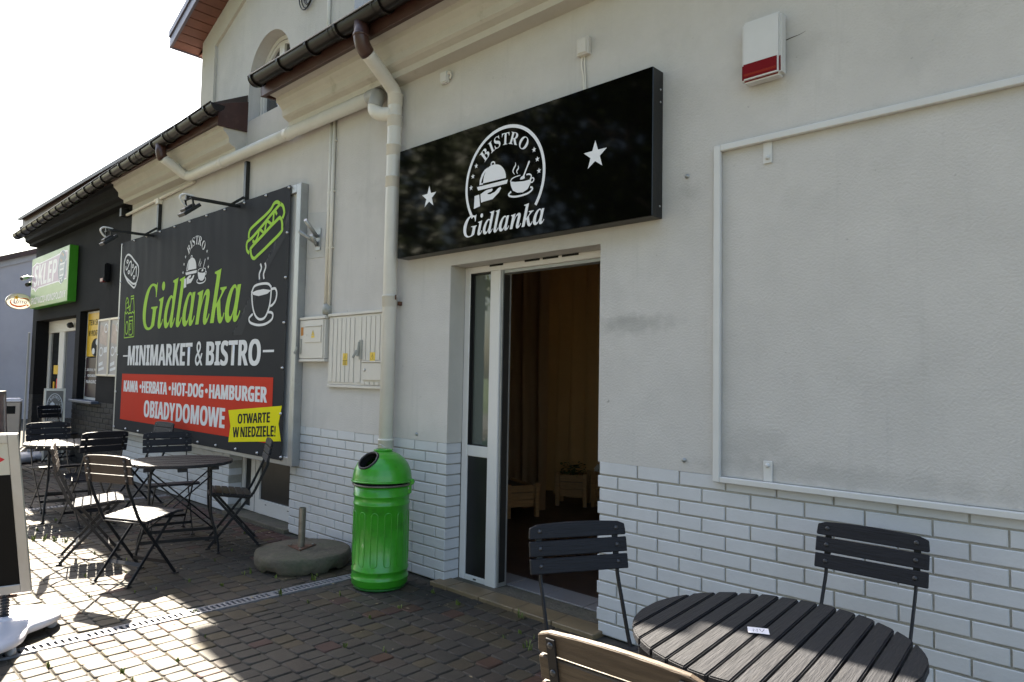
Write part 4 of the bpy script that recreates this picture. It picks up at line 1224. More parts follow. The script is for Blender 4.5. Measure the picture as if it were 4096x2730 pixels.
# ================================================================== BLACK SIGN over the door
sg = thing('shop_sign', 'glossy black bistro sign board with white arch emblem above the open doorway', 'sign', (-3.13, 0, 2.335))
X0, X1, Z0, Z1, YF = -4.248, -2.014, 2.335, 3.158, -0.108
b = MB(); b.box(X0, X1, YF + 0.004, -0.001, Z0, Z1); b.build('casing', M['signedge'], sg, bevel=0.003)
b = MB(); b.box(X0 + 0.002, X1 - 0.002, YF, YF + 0.0035, Z0 + 0.003, Z1 - 0.002); b.build('face', M['signblack'], sg, bevel=0.001)
for x, z in ((-2.014, 3.05), (-2.014, 2.40), (-2.014, 2.98)):
    b = MB(); b.lathe([(0.006, 0), (0.006, 0.003), (0.003, 0.005)], (x, -0.03, z), 10, axis=(1, 0, 0)); b.build('screw', M['rivet'], sg)
pl = wallplane(YF)
h = logo(pl, 0.0006, lambda p: p, 1.0, 'emblem', M['printwhite'], sg, True)
A = Art(pl, h); A.text(bi('Gidlanka'), -3.507, -2.775, 2.396, 2.545); A.build('name_lettering', M['printwhite'], sg)
A = Art(pl, h); A.star((-3.882, 2.745), 0.083); A.build('star', M['printwhite'], sg)
A = Art(pl, h); A.star((-2.394, 2.743), 0.087); A.build('star', M['printwhite'], sg)

# ================================================================== BIG BANNER on a steel frame
bb = thing('billboard', 'large dark banner with lime lettering laced in a grey steel frame', 'banner', (-8.15, 0, 0.61))
FX0, FX1, FZ0, FZ1, FY = -10.571, -5.752, 0.615, 3.2, -0.08
b = MB()
t_ = 0.078
b.box(FX0, FX0 + t_, FY, -0.002, FZ0, FZ1); b.box(FX1 - t_, FX1, FY, -0.002, FZ0, FZ1)
b.box(FX0 + t_, FX1 - t_, FY + 0.001, -0.002, FZ0, FZ0 + t_); b.box(FX0 + t_, FX1 - t_, FY + 0.001, -0.002, FZ1 - t_, FZ1)
b.build('frame', M['steel'], bb, bevel=0.004)
b = MB(); b.box(FX0 + t_, FX1 - t_, -0.045, -0.03, FZ0 + t_, FZ1 - t_); b.build('backing_sheet', M['alarmwhite'], bb)
BX0, BX1, BZ0, BZ1 = -10.50, -5.925, 0.655, 3.205
def wr(x, z):
    """gentle folds that hang from the eyelets along the top hem"""
    t = (z - BZ0) / (BZ1 - BZ0)
    k = max(0.0, (t - 0.25) / 0.75) ** 1.5
    left = 1.0 - 0.55 * (x - BX0) / (BX1 - BX0)
    f = math.sin(x * 13.7 + 1.6 * math.sin(z * 2.1)) * 0.55 + math.sin(x * 27.1 + 0.8 * z) * 0.30 + math.sin(x * 5.3 + 2.2 * z) * 0.6
    return 0.0048 * k * left * f
nx, nz = 220, 26
vs, fs = [], []
for j in range(nz + 1):
    for i in range(nx + 1):
        x = BX0 + (BX1 - BX0) * i / nx
        z = BZ0 + (BZ1 - BZ0) * j / nz
        vs.append((x, -0.0865 - wr(x, z), z))
for j in range(nz):
    for i in range(nx):
        q = j * (nx + 1) + i
        fs.append((q, q + 1, q + nx + 2, q + nx + 1))
b = MB(); b.add(vs, fs, sm=True); b.build('banner', M['vinyl'], bb)
bp_ = BPlane((0, 0, 0), X_, Z_, -Y_)
A = Art(bp_, 0.0002)
A.poly([(-6.42, BZ0 + 0.86), (-5.927, 2.70), (-5.927, 2.98), (-6.66, 1.2)] if False else [(-5.93, 2.78), (-5.93, 2.98), (-6.80, 1.83), (-7.03, 1.83)]); A.build('grey_stripe', M['vinylstripe'], bb)
# red panel as a grid so that it follows the sheet
A = Art(bp_, 0.0004)
A.poly([(-10.268, 0.800), (-6.127, 0.792), (-6.127, 1.410), (-10.262, 1.406)]); A.build('red_panel', M['redprint'], bb)
A = Art(bp_, 0.0008); A.poly([(-7.037, 1.063), (-5.945, 1.153), (-5.996, 0.984), (-5.94, 0.829), (-7.012, 0.741), (-6.976, 0.906)]); A.build('yellow_panel', M['yellowprint'], bb)
A = Art(bp_, 0.0006); A.text(bi('Gidlanka'), -9.601, -6.858, 1.964, 2.556); A.build('name_lettering', M['lime'], bb)
def bmap(p): return (-8.29 + (p[0] + 3.384) * 1.134, 2.596 + (p[1] - 2.73) * 1.26)
logo(bp_, 0.0008, bmap, 1.15, 'emblem', M['bwhite'], bb, False)
for t, x0, x1, z0, z1, nm in ((sb('MINIMARKET'), -10.063, -8.006, 1.519, 1.777, 0), ('&', -7.915, -7.716, 1.517, 1.788, 0), (sb('BISTRO'), -7.619, -6.395, 1.519, 1.782, 0),
                         (sb('KAWA'), -10.171, -9.646, 1.171, 1.318, 0), (sb('HERBATA'), -9.499, -8.684, 1.172, 1.319, 0), (sb('HOT-DOG'), -8.528, -7.669, 1.168, 1.321, 0),
                         (sb('HAMBURGER'), -7.507, -6.237, 1.168, 1.321, 0), (sb('OBIADY'), -9.397, -8.420, 0.872, 1.083, 0), (sb('DOMOWE'), -8.376, -7.119, 0.870, 1.083, 0)):
    A = Art(bp_, 0.0012)
    if nm == 0 and t == '&':
        A.text(t, x0, x1, z0, z1)
    else:
        A.text(t, x0, x1, z0, z1)
        A.text(t, x0 + 0.010, x1 + 0.008, z0, z1); A.text(t, x0 - 0.008, x1 - 0.010, z0, z1)          # heavier strokes
    A.build('slogan_lettering', M['bwhite'], bb)
A = Art(bp_, 0.0012); A.poly([(-10.259, 1.635), (-10.079, 1.635), (-10.079, 1.654), (-10.259, 1.654)]); A.build('dash', M['bwhite'], bb)
A = Art(bp_, 0.0012); A.poly([(-6.346, 1.649), (-6.130, 1.649), (-6.130, 1.671), (-6.346, 1.671)]); A.build('dash', M['bwhite'], bb)
for c in ((-9.557, 1.249), (-8.6, 1.25), (-7.583, 1.246)):
    A = Art(bp_, 0.0012); A.disc(c, 0.036, 0.026); A.build('dot', M['bwhite'], bb)
for t, x0, x1, z0, z1, zl in (('OTWARTE', -6.820, -6.168, 0.937, 1.036, 0.050), ('W', -6.919, -6.786, 0.796, 0.898, 0.010), ('NIEDZIELE!', -6.750, -6.052, 0.808, 0.910, 0.056)):
    A = Art(bp_, 0.0014); A.text(sb(t), x0, x1, z0, z1, 0, zl); A.text(sb(t), x0 + 0.008, x1 + 0.008, z0, z1, 0, zl); A.build('yellow_panel_lettering', M['blackprint'], bb)
# line drawings
A = Art(bp_, 0.0012)
A.stroke([(-10.241,3.018),(-10.325,2.997),(-10.372,2.931),(-10.376,2.853),(-10.358,2.772),(-10.26,2.702),(-10.053,2.616),(-9.954,2.598),(-9.885,2.611),(-9.836,2.683),(-9.822,2.758),(-9.854,2.828),(-9.97,2.899),(-10.138,2.986)], 0.026, True)
A.stroke([(-10.336,2.744),(-10.203,2.646),(-9.997,2.556),(-9.936,2.552),(-9.883,2.594)], 0.024)
A.stroke([(-10.308,2.868),(-10.289,2.818),(-10.241,2.831),(-10.176,2.903),(-10.121,2.91),(-10.108,2.853),(-10.108,2.758),(-10.086,2.722),(-10.034,2.752),(-9.959,2.813),(-9.911,2.813),(-9.907,2.689)], 0.022)
for c in ((-10.253,2.924),(-10.039,2.842),(-10.188,2.774),(-9.978,2.687)): A.ring(c, 0.026, 0.019, 0.02)
A.build('pizza_drawing', M['bwhite'], bb)
A = Art(bp_, 0.0012)
LW = 0.017
A.stroke([(-10.26,2.242),(-10.249,1.888),(-9.881,1.895),(-9.903,2.241)], LW, False, False)
A.stroke([(-10.26,2.242),(-10.213,2.21),(-10.16,2.233),(-10.119,2.205),(-10.061,2.224),(-10.022,2.205),(-9.977,2.228),(-9.927,2.208),(-9.902,2.237)], LW, False, False)
A.stroke([(-10.222,2.241),(-10.24,2.371),(-10.203,2.428),(-10.148,2.383),(-10.129,2.313),(-10.087,2.242)], LW)
A.stroke([(-10.212,2.344),(-10.162,2.375)], LW); A.stroke([(-10.198,2.282),(-10.072,2.31)], LW)
A.stroke([(-10.063,2.241),(-10.07,2.297),(-10.04,2.376),(-10.06,2.437),(-9.945,2.438),(-9.944,2.379),(-9.92,2.301),(-9.916,2.233)], LW, False, False)
A.stroke([(-10.048,2.402),(-9.945,2.404)], LW)
A.stroke([(-10.096,2.161),(-9.949,2.163),(-9.947,2.108),(-9.928,1.947),(-9.972,1.919),(-10.069,1.922),(-10.081,2.105)], LW, True, False)
A.stroke([(-10.082,2.11),(-9.947,2.112)], LW); A.stroke([(-10.06,2.07),(-9.999,2.072),(-10.006,1.992),(-10.066,1.99)], LW, True, False)
A.ring((-10.163,2.02), 0.05, 0.085, LW)
A.build('groceries_drawing', M['lime'], bb)
A = Art(bp_, 0.0012)
HW = 0.034
A.stroke([(-6.674,2.67),(-6.648,2.609),(-6.596,2.585),(-6.528,2.606),(-6.103,2.77),(-6.062,2.829),(-6.076,2.895),(-6.105,2.917),(-6.168,2.908),(-6.637,2.714)], HW, True)
A.stroke([(-6.703,2.649),(-6.758,2.689),(-6.754,2.767),(-6.624,2.814),(-6.159,3.036),(-6.105,3.05),(-6.058,3.024),(-6.03,2.961),(-6.059,2.91)], HW)
A.stroke([(-6.725,2.802),(-6.72,2.86),(-6.652,2.909),(-6.326,3.015),(-6.236,3.076),(-6.181,3.085),(-6.124,3.063)], HW)
A.stroke([(-6.631,2.776),(-6.626,2.753),(-6.576,2.757),(-6.534,2.807),(-6.508,2.861),(-6.447,2.834),(-6.407,2.819),(-6.375,2.909),(-6.338,2.918),(-6.269,2.885),(-6.238,2.904),(-6.229,2.982),(-6.202,2.996),(-6.172,2.962)], HW * 0.85)
A.build('hot_dog_drawing', M['lime'], bb)
A = Art(bp_, 0.0012)
CW = 0.024
A.stroke([(-6.62,2.261),(-6.6,2.136),(-6.552,2.038),(-6.479,1.983),(-6.4,1.97),(-6.325,1.99),(-6.264,2.061),(-6.233,2.151),(-6.223,2.265)], CW)
A.stroke([(-6.616,2.256),(-6.564,2.305),(-6.427,2.318),(-6.292,2.307),(-6.223,2.269)], CW)
A.poly([(-6.609,2.246),(-6.52,2.259),(-6.384,2.263),(-6.24,2.243),(-6.239,2.234),(-6.303,2.211),(-6.476,2.201),(-6.587,2.221)])
A.stroke([(-6.213,2.252),(-6.148,2.25),(-6.117,2.207),(-6.131,2.144),(-6.183,2.102),(-6.234,2.087)], CW)
A.stroke([(-6.582,2.03),(-6.655,1.991),(-6.625,1.947),(-6.474,1.917),(-6.319,1.921),(-6.2,1.957),(-6.175,2.001),(-6.205,2.026),(-6.271,2.033)], CW)
A.stroke([(-6.462,2.519),(-6.439,2.474),(-6.474,2.421),(-6.469,2.364)], CW); A.stroke([(-6.369,2.519),(-6.352,2.475),(-6.39,2.413),(-6.378,2.361)], CW)
A.build('coffee_cup_drawing', M['bwhite'], bb)
pe = None
for x, z in [(-10.47 + 0.4525 * k, BZ1 - 0.022) for k in range(11)] + [(-10.478 + 0.455 * k, BZ0 + 0.03) for k in range(11)] + [(-5.955, 0.66 + 0.42 * k) for k in range(1, 6)] + [(-10.475, 0.66 + 0.5 * k) for k in range(1, 5)]:
    if pe is None:
        b = MB(); b.lathe([(0.006, 0.0), (0.014, 0.0), (0.014, 0.003), (0.010, 0.006), (0.010, 0.014), (0.003, 0.016)], (0, 0, 0), 12, axis=(0, -1, 0))
        pe = b.build('eyelet', M['rivet'], None); pe.parent = bb; c = pe
    else:
        c = pe.copy(); C.objects.link(c); c.parent = bb
    c.location = Vector((x, -0.088 - wr(x, z), z)) - ORG[bb.name]

# floodlights on arms above the banner
def flood(x, lab, conduit_top):
    f = thing('floodlight', lab, 'floodlight', (x, 0, 3.2), 0, 'floodlights above the big banner')
    b = MB(); b.box(x - 0.025, x + 0.025, -0.045, -0.002, 3.13, conduit_top); b.build('post', M['blackmetal'], f, bevel=0.003)
    b = MB(); b.bar((x, -0.045, 3.165), (x, -0.63, 3.155), 0.03, 0.03); b.bar((x, -0.045, 3.27), (x, -0.18, 3.165), 0.026, 0.026); b.build('arm', M['blackmetal'], f, bevel=0.002)
    b = MB()
    for s in (-1, 1): b.bar((x + s * 0.085, -0.60, 3.145), (x + s * 0.085, -0.585, 3.055), 0.018, 0.006)
    b.box(x - 0.09, x + 0.09, -0.615, -0.585, 3.138, 3.146)
    b.build('bracket', M['blackmetal'], f)
    b = MB(); b.obox((x, -0.59, 3.03), (0.08, 0, 0), Vector((0, 0.075, 0.062)), Vector((0, -0.011, 0.0135))); b.obox((x, -0.598, 3.042), (0.06, 0, 0), Vector((0, 0.045, 0.037)), Vector((0, -0.018, 0.022)))
    b.build('lamp_head', M['blackmetal'], f, bevel=0.004)
    b = MB(); b.tube(catmull([(x, -0.55, 3.175), (x, -0.65, 3.178), (x, -0.685, 3.14), (x, -0.66, 3.09), (x, -0.625, 3.06)], 5), 0.0105, 10); b.build('cable_sleeve', M['pvc'], f)
flood(-9.365, 'black floodlight arm at the left end of the banner near the charcoal wall', 3.66)
flood(-6.965, 'black floodlight arm over the middle of the banner near the horizontal pipe', 3.65)
co = thing('cable_conduit', 'thin cream conduit sloping under the eave above the left floodlight', 'conduit', (-9.5, -0.03, 3.64))
b = MB(); b.tube([(-10.56, -0.03, 3.62), (-8.3, -0.03, 3.68)], 0.020, 10); b.build('pipe', M['conduit'], co)
b = MB(); b.box(-9.42, -9.33, -0.06, -0.002, 3.58, 3.66); b.build('box', M['conduit'], co, bevel=0.004)
co = thing('cable_conduit', 'pair of cream vertical conduits running down to the electric cabinets', 'conduit', (-5.35, -0.02, 2.0))
for dx in (-5.372, -5.322):
    b = MB(); b.tube([(dx, -0.018, 3.76), (dx, -0.018, 2.03)], 0.016, 10); b.build('pipe', M['conduit'], co)
b = MB()
for z in (2.55, 3.05, 3.5): b.box(-5.40, -5.295, -0.022, -0.001, z, z + 0.012)
b.build('clamp', M['conduit'], co)
b = MB(); b.lathe([(0.045, -0.04), (0.05, 0.0), (0.04, 0.05)], (-5.347, -0.01, 2.01), 14); b.build('end_grommet', M['handlegrey'], co)
b = MB(); b.box(-10.68, -10.60, -0.09, -0.002, 3.60, 3.72)
t = tag(b.build('junction_box', M['blackmetal'], None, bevel=0.005, loc=(-10.64, 0, 3.66)), 'small black junction box at the edge of the charcoal paint', 'junction box')
b = MB(); b.lathe([(0.035, 0), (0.04, 0.02), (0.03, 0.07)], (-10.75, -0.01, 3.80), 14, axis=(0, -1, -0.4)); tag(b.build('motion_sensor', M['conduit'], None, loc=(-10.75, 0, 3.8)), 'small cream sensor on the charcoal cornice', 'sensor')

# flag holder on a plaster patch
b = MB(); b.prism([(-5.745, 0, 2.50), (-5.45, 0, 2.49), (-5.43, 0, 2.89), (-5.745, 0, 2.93)], (0, -0.004, 0), (0, 0.002, 0)); b.build('plaster_patch', M['patch'], bld, bevel=0.002)
fh = thing('flag_holder', 'grey steel wall bracket with three flag tubes right of the banner', 'bracket', (-5.54, 0, 2.66))
b = MB(); b.box(-5.585, -5.505, -0.014, -0.005, 2.558, 2.757); b.build('plate', M['steel'], fh, bevel=0.002)
for a, bq in (((-5.55, -0.02, 2.68), (-5.50, -0.17, 2.80)), ((-5.55, -0.02, 2.62), (-5.62, -0.16, 2.72)), ((-5.55, -0.02, 2.60), (-5.51, -0.10, 2.68))):
    b = MB(); b.tube([a, bq], 0.017, 12); b.build('tube', M['steel'], fh)

# electric cabinets
cb = thing('electric_cabinet', 'small cream electric cabinet with little warning label beside the banner', 'cabinet', (-5.53, 0, 1.56), 0, 'electric cabinets on the white wall')
b = MB(); b.box(-5.735, -5.325, -0.045, -0.001, 1.585, 1.93); b.box(-5.745, -5.318, -0.055, -0.001, 1.932, 1.958); b.box(-5.742, -5.318, -0.052, -0.001, 1.557, 1.583)
b.build('case', M['cabinet'], cb, bevel=0.004)
b = MB(); b.box(-5.735, -5.345, -0.052, -0.0455, 1.588, 1.927); b.build('door', M['cabinet'], cb, bevel=0.002)
b = MB(); b.box(-5.638, -5.372, -0.058, -0.0525, 1.728, 1.868); b.box(-5.645, -5.366, -0.064, -0.0525, 1.869, 1.877); b.build('hatch', M['cabinet'], cb, bevel=0.002)
A = Art(wallplane(-0.0585)); A.poly([(-5.525, 1.792), (-5.475, 1.792), (-5.50, 1.838)]); A.build('warning_triangle', M['warnyellow'], cb)
A = Art(wallplane(-0.0585)); A.poly([(-5.527, 1.768), (-5.473, 1.768), (-5.473, 1.788), (-5.527, 1.788)]); A.build('warning_label', M['warnyellow'], cb)
A = Art(wallplane(-0.0588)); A.stroke([(-5.525, 1.792), (-5.475, 1.792), (-5.50, 1.838)], 0.003, True, False); A.stroke([(-5.498, 1.826), (-5.503, 1.812), (-5.497, 1.812), (-5.501, 1.797)], 0.003, False, False); A.build('warning_mark', M['blackprint'], cb)
A = Art(wallplane(-0.0528)); A.poly([(-5.715, 1.79), (-5.67, 1.795), (-5.672, 1.868), (-5.716, 1.868)]); A.build('faded_label', M['warnorange'], cb)
b = MB(); b.box(-5.722, -5.694, -0.058, -0.0525, 1.63, 1.765); b.bar((-5.735, -0.07, 1.69), (-5.745, -0.095, 1.63), 0.02, 0.012); b.build('handle', M['handlegrey'], cb, bevel=0.003)
b = MB(); b.lathe([(0.007, 0), (0.007, 0.004)], (-5.608, -0.058, 1.80), 10, axis=(0, -1, 0)); b.build('lock', M['rivet'], cb)
cb = thing('electric_cabinet', 'large ribbed cream electric cabinet half behind the drainpipe', 'cabinet', (-4.95, 0, 1.34), 0, 'electric cabinets on the white wall')
b = MB(); b.box(-5.30, -4.50, -0.02, -0.001, 1.365, 1.945); b.box(-5.308, -4.495, -0.032, -0.001, 1.947, 1.972); b.box(-5.30, -4.50, -0.028, -0.001, 1.34, 1.363)
b.build('case', M['cabinet'], cb, bevel=0.003)
b = MB()
for k in range(6):
    x = -5.285 + 0.064 * k; b.box(x, x + 0.056, -0.026, -0.0205, 1.385, 1.925)
for k in range(6):
    x = -4.865 + 0.064 * k
    b.box(x, x + 0.056, -0.026, -0.0205, 1.57 if x > -4.82 else 1.385, 1.925)
    if x > -4.82: b.box(x, x + 0.056, -0.026, -0.0205, 1.37, 1.395)
b.build('door_ribs', M['cabinet'], cb, bevel=0.002)
b = MB(); b.box(-4.77, -4.51, -0.034, -0.0205, 1.408, 1.55); b.box(-4.776, -4.505, -0.042, -0.0205, 1.551, 1.563); b.build('hatch', M['cabinet'], cb, bevel=0.003)
b = MB(); b.lathe([(0.012, 0), (0.012, 0.006), (0.006, 0.009)], (-4.735, -0.034, 1.49), 12, axis=(0, -1, 0)); b.build('lock', M['rivet'], cb)
b = MB(); b.box(-4.826, -4.786, -0.036, -0.0205, 1.575, 1.735); b.bar((-4.815, -0.038, 1.72), (-4.822, -0.05, 1.60), 0.02, 0.012); b.bar((-4.83, -0.05, 1.65), (-4.85, -0.075, 1.585), 0.02, 0.01); b.build('handle', M['handlegrey'], cb, bevel=0.004)
for x, z0, z1, both in ((-5.031, 1.527, 1.628, True), (-4.642, 1.563, 1.632, False)):
    A = Art(wallplane(-0.0275)); A.poly([(x - 0.035, z0), (x + 0.035, z0), (x + 0.035, z1), (x - 0.035, z1)]); pl_ = A.build('warning_label', M['warnyellow'], cb)
    zt = z1 - 0.008
    A = Art(wallplane(-0.0278)); A.stroke([(x - 0.027, zt - 0.052), (x + 0.027, zt - 0.052), (x, zt)], 0.004, True, False); A.stroke([(x + 0.003, zt - 0.012), (x - 0.005, zt - 0.03), (x + 0.004, zt - 0.028), (x - 0.001, zt - 0.047)], 0.004, False, False)
    if both:
        for q in range(3): A.poly([(x - 0.025, z0 + 0.006 + q * 0.010), (x + 0.024, z0 + 0.006 + q * 0.010), (x + 0.024, z0 + 0.010 + q * 0.010), (x - 0.025, z0 + 0.010 + q * 0.010)])
        A.poly([(x - 0.034, z0 + 0.036), (x + 0.034, z0 + 0.036), (x + 0.034, z0 + 0.039), (x - 0.034, z0 + 0.039)])
    A.build('warning_mark', M['blackprint'], pl_)
# ================================================================== small wall fittings
jb = thing('junction_box', 'small square white junction box near the downpipe under the cornice', 'junction box', (-3.84, 0, 3.65))
b = MB(); b.box(-3.885, -3.805, -0.04, -0.001, 3.605, 3.69); b.build('case', M['alarmwhite'], jb, bevel=0.008, seg=2)
b = MB(); b.tube(catmull([(-3.80, -0.02, 3.665), (-3.775, -0.025, 3.655), (-3.785, -0.02, 3.63), (-3.80, -0.015, 3.64)], 4), 0.006, 8); b.lathe([(0.012, 0), (0.012, 0.02)], (-3.805, -0.02, 3.67), 10, axis=(1, 0, 0)); b.build('cable_loop', M['conduit'], jb)
jb = thing('junction_box', 'cream junction box with two cables down to the black sign', 'junction box', (-2.56, 0, 3.47))
b = MB(); b.box(-2.605, -2.515, -0.035, -0.001, 3.415, 3.525); b.box(-2.595, -2.525, -0.042, -0.0345, 3.425, 3.515); b.build('case', M['cabinet'], jb, bevel=0.004)
b = MB(); b.tube(catmull([(-2.577, -0.010, 3.42), (-2.580, -0.010, 3.36), (-2.565, -0.010, 3.28), (-2.555, -0.012, 3.155)], 5), 0.006, 8); b.build('cable', M['conduit'], jb)
b = MB(); b.tube(catmull([(-2.562, -0.010, 3.42), (-2.560, -0.008, 3.36), (-2.552, -0.008, 3.27), (-2.548, -0.010, 3.155)], 5), 0.005, 8); b.build('cable', M['conduit'], jb)
al = thing('alarm_siren', 'white wall alarm box with dark red lens high on the white wall', 'alarm', (-1.42, 0, 3.1))
b = MB(); b.box(-1.527, -1.327, -0.072, -0.001, 2.93, 3.243); b.build('case', M['alarmwhite'], al, bevel=0.014, seg=4)
b = MB(); b.box(-1.5278, -1.334, -0.0735, -0.025, 2.938, 3.036); b.build('lens', M['alarmred'], al, bevel=0.013, seg=4)
b = MB(); b.box(-1.512, -1.350, -0.0745, -0.0730, 2.962, 2.974); b.build('lens_band', M['alarmorange'], al, bevel=0.003)
b = MB()
A = Art(wallplane(-0.0006)); A.stroke([(-1.330, 3.118), (-1.30, 3.122), (-1.27, 3.124), (-1.235, 3.132)], lambda t: 0.005 * (1 - t) + 0.001); A.build('plaster_crack', M['crack'], bld)
for x, z in ((-1.863, 2.544), (-1.872, 1.035), (-4.092, 1.018)):
    b = MB(); b.lathe([(0.013, 0), (0.013, 0.003), (0.008, 0.004), (0.008, 0.012), (0.004, 0.013)], (x, -0.001, z), 10, axis=(0, -1, 0)); b.build('anchor_bolt', M['steel'], bld)
fr = thing('empty_sign_frame', 'empty white painted square tube frame bolted on the wall at right', 'frame', (-0.5, 0, 0.95))
b = MB()
q0, q1 = -0.030, -0.004
b.box(-1.697, -1.660, q0, q1, 0.944, 2.664); b.box(1.9, 1.937, q0, q1, 0.944, 2.664)
b.box(-1.66, 1.9, q0 + 0.0005, q1, 2.630, 2.664); b.box(-1.66, 1.9, q0 + 0.0005, q1, 0.944, 0.974)
b.build('tubes', M['alarmwhite'], fr, bevel=0.004)
for x in (-1.421, 0.2, 1.6):
    for za, zb_, zs in ((2.525, 2.63, 2.553), (0.974, 1.073, 1.052)):
        b = MB(); b.box(x - 0.022, x + 0.022, -0.008, -0.001, za, zb_); tb = b.build('tab', M['alarmwhite'], fr, bevel=0.002)
        b = MB(); b.lathe([(0.012, 0), (0.012, 0.003), (0.008, 0.003), (0.008, 0.010), (0.004, 0.011)], (x, -0.008, zs), 10, axis=(0, -1, 0)); b.build('bolt', M['alarmwhite'], tb)

# ================================================================== SHOP END: lightbox, LOTTO sign, cameras, alarm, notice cases
sk = thing('shop_lightbox', 'green lightbox shop sign with faded pink lettering above the charcoal shop door', 'sign', (-14.08, 0, 2.55))
KX0, KX1, KZ0, KZ1, KY = -15.27, -12.887, 2.55, 3.468, -0.128
b = MB(); b.box(KX0, KX1, KY + 0.004, -0.002, KZ0, KZ1); b.build('casing', M['sklepgreen'], sk, bevel=0.004)
b = MB(); b.box(KX0 + 0.012, KX1 - 0.012, KY, KY + 0.0035, KZ0 + 0.010, KZ1 - 0.008); b.build('face', M['sklepface'], sk)
pk = wallplane(KY)
SB = [(-15.227,3.326),(-14.937,3.375),(-14.746,3.345),(-13.443,3.384),(-13.37,3.412),(-13.248,3.42),(-13.137,3.40),(-12.986,3.39),(-12.977,2.912),(-13.171,2.911),(-13.282,2.851),(-13.45,2.905),(-14.763,2.891),(-14.934,2.832),(-15.059,2.894),(-15.211,2.896)]
A = Art(pk, 0.0006); A.poly(SB); A.build('white_border', M['sklepwhite'], sk)
A = Art(pk, 0.0010); A.poly([((x + 14.08) * 0.975 - 14.08, (z - 3.13) * 0.90 + 3.13) for x, z in SB]); A.build('pink_panel', M['skleplilac'], sk)
A = Art(pk, 0.0014); A.text(sb('SKLEP'), -15.08, -13.62, 2.935, 3.318, 0.12); A.text(sb('SKLEP'), -15.06, -13.60, 2.935, 3.318, 0.12); A.build('name_lettering', M['sklepwhite'], sk)
A = Art(pk, 0.0014); A.disc((-13.264, 3.141), 0.235, 0.275); A.build('navy_oval', M['sklepblue'], sk)
A = Art(pk, 0.0018)
A.stroke([(-13.045, 3.254), (-13.13, 3.195), (-13.20, 3.0), (-13.255, 2.952), (-13.385, 2.955)], 0.018, False, False)
for z in (3.19, 3.10, 3.0): A.stroke([(-13.40 + 0.03 * (3.19 - z), z), (-13.15 - 0.25 * (3.19 - z) * 0.3, z + 0.0)], 0.028, False, False)
for x in (-13.40, -13.33, -13.26, -13.19): A.stroke([(x, 3.19), (x + 0.02, 3.0)], 0.026, False, False)
A.disc((-13.365, 2.912), 0.022); A.disc((-13.24, 2.912), 0.022)
A.build('cart_drawing', M['sklepwhite'], sk)
A = Art(pk, 0.0018)
for c in ((-13.36, 3.26), (-13.22, 3.33), (-13.30, 3.36), (-13.30, 3.24)): A.disc(c, 0.025)
A.build('fruit_drawing', M['fruit'], sk)
A = Art(pk, 0.0012); A.text(sb('SPOZYWCZO-MONOPOLOWY'), -15.215, -12.985, 2.618, 2.738); A.disc((-14.885, 2.758), 0.014)
A.build('trade_lettering', M['sklepwhite'], sk)
lo = thing('lotto_sign', 'oval cream lottery sign projecting from the far end of the charcoal wall', 'sign', (-15.5, -0.25, 2.69))
LX = -15.56
b = MB()
n = 36
el = [(0.205 * math.cos(2 * PI * k / n), 0.148 * math.sin(2 * PI * k / n)) for k in range(n)]
for i in range(n):
    q = [(LX + dx, -0.245 + el[j % n][0] * k_, 2.695 + el[j % n][1] * k_) for dx in (-0.035, 0.035) for j in (i, i + 1) for k_ in (1.0, 0.955)]
    b.add([q[0], q[2], q[6], q[4], q[1], q[3], q[7], q[5]], [(0, 1, 2, 3), (4, 5, 6, 7), (0, 1, 5, 4), (3, 2, 6, 7)])
b.build('casing', M['alu'], lo)
plo = Plane((LX + 0.030, -0.245, 2.695), (0, 1, 0), (0, 0, 1), (1, 0, 0))
A = Art(plo, 0.0); A.disc((0, 0), 0.198, 0.141, 36); A.build('face', M['lottowhite'], lo)
A = Art(plo, 0.0006); A.star((-0.045, 0.068), 0.056, 1.0, 0.25); A.build('star_emblem', M['lottoyel'], lo)
A = Art(plo, 0.0006); A.stroke([(-0.115, 0.03), (-0.135, -0.02), (-0.105, -0.07), (-0.02, -0.095), (0.07, -0.078), (0.12, -0.045)], lambda t: 0.004 + 0.026 * math.sin(PI * (1 - t) ** 0.8) ** 0.8)
A.stroke([(0.0, 0.050), (0.07, 0.062), (0.13, 0.050), (0.165, 0.012)], lambda t: 0.004 + 0.018 * math.sin(PI * t)); A.build('swoosh', M['lottored'], lo)
A = Art(plo, 0.0010); A.text(sb('LOTTO'), -0.082, 0.118, -0.040, 0.016); A.text(sb('L'), -0.085, -0.040, -0.046, 0.030); A.build('lettering', M['lottoblue'], lo)
A = Art(plo, 0.0010); A.star((0.135, -0.065), 0.026, 1.0, -0.3); A.build('red_star', M['lottored'], lo)
b = MB(); b.bar((LX, -0.045, 2.70), (LX, -0.001, 2.70), 0.02, 0.02); b.build('wall_arm', M['blackmetal'], lo)
def camera_(name_lab, p, m_, L_):
    t = thing('security_camera', name_lab, 'camera', p, 0, 'security cameras by the shop sign')
    p = Vector(p)
    d = Vector((0.62, -0.70, -0.35)).normalized()
    b = MB(); b.lathe([(0.030, -L_), (0.036, -L_ + 0.006), (0.036, L_ - 0.004), (0.033, L_)], p, 16, axis=d); b.build('body', M[m_], t)
    b = MB(); b.lathe([(0.028, 0), (0.028, 0.002)], p + d * (L_ + 0.001), 14, axis=d); b.build('lens', M['rubber'], t)
    b = MB(); b.tube([p - d * L_ * 0.5, p + Vector((-0.02, 0.06, 0.03)), (p.x - 0.02, -0.002, p.z + 0.03)], 0.012, 8); b.build('arm', M[m_], t)
camera_('white bullet security camera above the oval lottery sign', (-15.42, -0.20, 3.13), 'alarmwhite', 0.085)
camera_('short black security camera just below the white one', (-15.36, -0.15, 3.01), 'rubber', 0.05)
